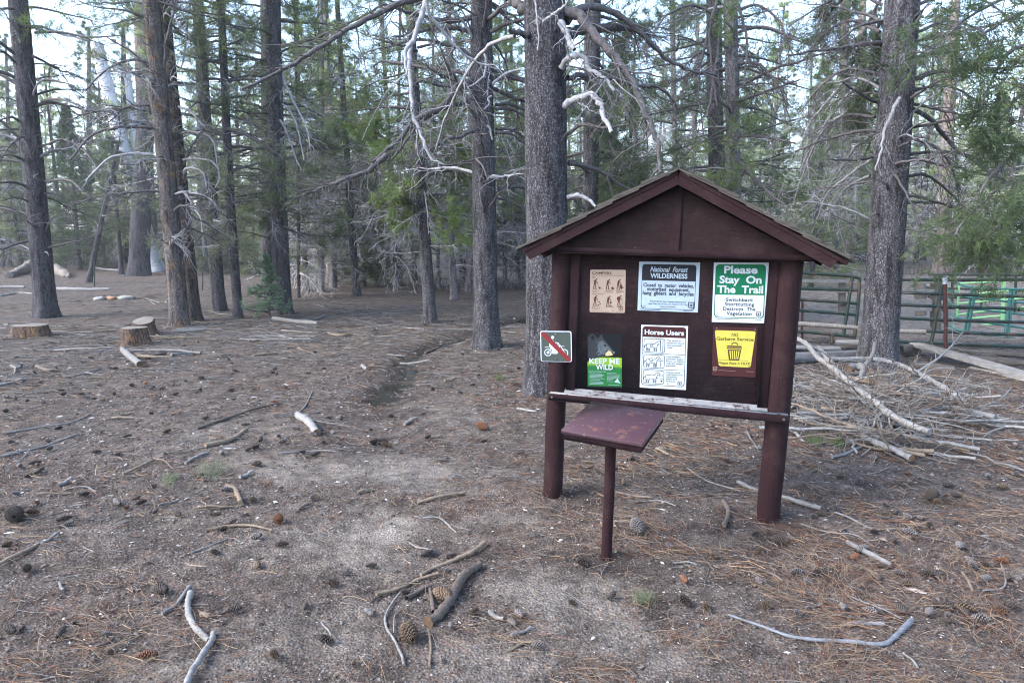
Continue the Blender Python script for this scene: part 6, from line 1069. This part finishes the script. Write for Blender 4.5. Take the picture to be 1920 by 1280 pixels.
def cone(px, size, c, label, big=True, az=None, group=None, up=.0, cat='pine cone'):
    p = G(*px); t = p[1]*cp-(p[2]-CAM_H)*sp; L = size*t/FPX; o = link_mesh('pine_cone', (BIG if big else SML)[c]); o.location = (p[0], p[1]+L*.2, p[2]+L*.30+.004); o.rotation_euler = (R.uniform(0, 6), up+R.normal(0, .12), R.uniform(0, 6.28) if az is None else az); o.scale = (L, L*1.02, L*1.02); tag(o, label, cat, group)
for a in [((22, 982), 58, 'dark', 'large dark cone cut by the picture edge'), ((520, 984), 36, 'red', 'reddish open cone beside the arched tan stick'), ((765, 1208), 66, 'brown', 'large open brown cone beside the white root'), ((829, 1130), 52, 'brown', 'brown cone tucked behind the forked branch'), ((1196, 1003), 52, 'grey', 'large grey cone behind the desk pipe'), ((1752, 941), 42, 'dark', 'large dark cone below the brush pile'), ((298, 1117), 40, 'dark', 'dark shaggy cone above the smooth grey stick'.replace('above', 'beyond')), ((700, 835), 26, 'dark', 'dark cone on the damp sand, one of a touching pair'), ((716, 833), 24, 'dark', 'rounder dark cone of the touching pair on the damp sand'), ((904, 808), 30, 'red', 'dark red crumbling cone on the open ground before the thickest trunk'), ((1508, 916), 24, 'grey', 'little grey cone in rusty needles beside the thicker post'), ((1690, 1152), 32, 'dark', 'dark cone above the curved bluish branch'.replace('above', 'beyond')),
          ((1465, 1024), 38, 'dark', 'dark half-buried cone in the hollow by the thicker post'), ((68, 947), 16, 'red', 'small reddish cone near the large edge cone'), ((197, 1196), 24, 'grey', 'blue-grey little cone beside the dark short stick'), ((289, 1237), 24, 'brown', 'orange-brown slim cone at the bottom'), ((140, 1175), 18, 'dark', 'small dark cone in the corner litter'), ((40, 1185), 20, 'dark', 'small dark cone nearest the corner'), ((845, 1180), 22, 'grey', 'grey cone below the forked branch'), ((662, 1250), 20, 'brown', 'tan slim cone at the bottom edge'), ((890, 1153), 24, 'brown', 'smooth brown cone beside the pale forked chip'), ((487, 830), 22, 'dark', 'flat dark cone below the bleached piece'), ((530, 833), 20, 'grey', 'grey-brown cone below the bleached piece'), ((237, 823), 18, 'dark', 'dark cone by the thick tan stick'), ((1210, 1145+40), 16, 'grey', 'small grey cone in front of the desk'), ((838, 1075), 16, 'grey', 'grey little cone between the tan sticks'), ((1705, 975), 22, 'grey', 'grey cone beside the large dark one'), ((1755, 1140), 26, 'dark', 'dark cone near the straw-coloured splinter'), ((1780, 1172), 24, 'dark', 'lower dark cone near the picture corner')]: cone(a[0], a[1]*.84, *a[2:4], big=a[1] > 25)
zone = [(60, (0, 560), (640, 760), 'small dark cone on the open ground near the stumps', 'cones near the stumps'), (46, (0, 640), (760, 1000), 'small dark cone on the open ground before the bleached sticks', 'cones on the open ground'), (40, (540, 1000), (600, 860), 'small dark cone near the stream', 'cones near the stream'), (66, (1490, 1920), (830, 1180), 'small cone in the needles below the brush pile', 'cones below the brush pile'), (30, (1060, 1490), (800, 1150), 'small cone in the needles under the notice board', 'cones under the notice board'), (26, (0, 1100), (980, 1270), 'small cone in the foreground litter', 'cones in the foreground')]
for n, (u0, u1), (v0, v1), lb, gp in zone:
    for k in range(n):
        u, v = R.uniform(u0, u1), R.uniform(v0, v1); p = G(u, v)
        if in_clear(p[0], p[1]): cone((u, v), FPX*R.uniform(.042, .078)/(p[1]+.2), str(R.choice(['dark', 'grey', 'brown', 'red'], p=[.55, .27, .13, .05])), lb, False, None, gp)

# ------------------------------------------------------------ litter nobody could count
def polar(R, n, r0, r1, a=52): r = np.exp(R.uniform(math.log(r0), math.log(r1), n)); t = np.radians(R.uniform(-a, a, n)); return r*np.sin(t), r*np.cos(t), r
def leafmat(name, c, sp_=.35):
    B = NB(name, .85, .2); g = B.n('NewGeometry').outputs['Random Per Island']; B.col(B.mix(g, g3(1-sp_*1.4, c), g3(1+sp_, c))); return B.mat
NEED = [leafmat('tan_needle', (.19, .13, .082)), leafmat('rust_needle', (.125, .055, .030)), leafmat('grey_needle', (.15, .132, .12))]
R = rng(5150); n = 90000; x, y, r = polar(R, n, 1.7, 10); s_, d_, rs = masks(x, y); cl = fbm(x*4, y*4, 51, 3)
keep = R.random(n) < np.clip((.22+.8*rs+2.6*(cl-.45))*(1-.85*s_)*(1-.3*d_)*(.42+.58*np.clip((x+.6)/1.4, 0, 1)), .03, 1); x, y, r, cl = x[keep], y[keep], r[keep], cl[keep]; n = len(x)
az = R.uniform(0, math.pi, n)*.6+vnoise(x*2, y*2, 61)*3.5; L = R.uniform(.06, .15, n)*np.clip(1.15-.03*r, .6, 1); w = .0013*np.clip(r/2.4, 1, 4.0); z = Hn(x, y)+.010+R.uniform(0, .016, n); bend = R.normal(0, .18, n)
d = np.c_[np.cos(az), np.sin(az), R.normal(0, .10, n)]; sd = np.c_[-np.sin(az), np.cos(az), R.normal(0, .5, n)]; o = np.c_[x, y, z]
def strip(t): return o+d*(L*(t-.5))[:, None]+sd*[1, 1, 0]*(bend*L*(1-(2*t-1)**2))[:, None]
V = np.stack([strip(0)-sd*w[:, None]/2, strip(0)+sd*w[:, None]/2, strip(.5)-sd*w[:, None]/2+[0, 0, .003], strip(.5)+sd*w[:, None]/2+[0, 0, .003], strip(1)-sd*w[:, None]*.2, strip(1)+sd*w[:, None]*.2], 1)
m = MB(); mi = R.choice(3, n, p=[.45, .35, .20])
for k in range(3):
    Vk = V[mi == k]; b = np.arange(len(Vk))[:, None]*6; m.add(Vk, np.concatenate([b+[[0, 1, 3, 2]], b+[[2, 3, 5, 4]]]), m=k)
tag(m.build('needle_litter', NEED, smooth=False), kind='stuff')
CHIP = [leafmat('pale_grit', (.36, .345, .33)), leafmat('tan_chip', (.16, .13, .11)), leafmat('dark_chip', (.030, .025, .024)), leafmat('rust_chip', (.09, .056, .044)), leafmat('grey_chip', (.15, .135, .13))]
n = 120000; x, y, r = polar(R, n, 1.6, 15); s_, d_, rs = masks(x, y); keep = R.random(n) < (1-.45*d_)*(.55+.6*fbm(x*3, y*3, 71, 3)); x, y, r, s_ = x[keep], y[keep], r[keep], s_[keep]; n = len(x)
sz = np.exp(R.normal(math.log(.0025), .5, n))*np.clip(r/3.0, .8, 2.4)*(1-.35*s_); az = R.uniform(0, 6.28, n); el = R.uniform(1, 2.8, n); c, s = np.cos(az), np.sin(az); h = sz*R.uniform(.25, .8, n)
P = [np.c_[c*sz*el, s*sz*el, -.3*h], np.c_[-s*sz, c*sz, -.2*h], np.c_[-c*sz*el, -s*sz*el, -.3*h], np.c_[s*sz*.8, -c*sz*.8, -.2*h], np.c_[R.normal(0, .3, n)*sz, R.normal(0, .3, n)*sz, h]]
V = np.stack([p+np.c_[x, y, Hn(x, y)+.006] for p in P], 1); m = MB(); mi = R.choice(5, n, p=[.045, .26, .33, .17, .195])
for k in range(5):
    Vk = V[mi == k]; b = np.arange(len(Vk))[:, None]*5; m.add(Vk, tris=np.concatenate([b+[[i, (i+1) % 4, 4]] for i in range(4)]), m=k)
tag(m.build('chip_litter', CHIP, smooth=False), kind='stuff')
n = 34000; x, y, r = polar(R, n, 4.2, 36, 50); cl = fbm(x*.5, y*.5, 81, 3)
keep = R.random(n) < np.clip(.25+2.6*(cl-.42)+.9*((r > 9) & (r < 15) & (x < 0)), .06, 1)*np.where(poly_dist(x, y, STREAM) < .15, .1, 1)*np.where((x > .8) & (y < 4.5), .3, 1); x, y, r = x[keep], y[keep], r[keep]; n = len(x)
L = R.uniform(.06, .32, n)*np.clip(r/9, .5, 1.4); az = R.uniform(0, 6.28, n); t = np.linspace(-.5, .5, 4)[None]; bend = R.normal(0, .14, (n, 1)); X = x[:, None]+L[:, None]*(np.cos(az)[:, None]*t-np.sin(az)[:, None]*bend*(1-4*t*t)); Y = y[:, None]+L[:, None]*(np.sin(az)[:, None]*t+np.cos(az)[:, None]*bend*(1-4*t*t)); rad = .0019*np.clip(r/7, .7, 2.2)*R.uniform(.6, 1.8, n)
Z = Hn(X.ravel(), Y.ravel()).reshape(X.shape)+rad[:, None]*.8+.006+.008*R.random((n, 1)); P = np.stack([X, Y, Z], -1); mi = R.choice(4, n, p=[.42, .25, .20, .13]); m = MB()
for k in range(4): m.tubes(P[mi == k], np.repeat(rad[mi == k][:, None], 4, 1)*[1, .95, .85, .6], 3, k)
tag(m.build('twig_litter', [ST['pale'], ST['tan'], ST['grey'], ST['dark']], smooth=False), kind='stuff')

# ------------------------------------------------------------ the damp forest air
hm = bpy.data.materials.new('forest_air'); hm.use_nodes = True; hn = hm.node_tree; hn.nodes.remove(hn.nodes['Principled BSDF'])
pv = hn.nodes.new('ShaderNodeVolumePrincipled'); pv.inputs['Color'].default_value = (.93, .96, 1, 1); pv.inputs['Density'].default_value = 0.0010; pv.inputs['Anisotropy'].default_value = .25
hn.links.new(pv.outputs[0], hn.nodes['Material Output'].inputs['Volume'])
m = MB(); m.box((-640, -640, -1.6), (640, 640, 26)); hz = m.build('haze', hm, None, False); tag(hz, kind='stuff')
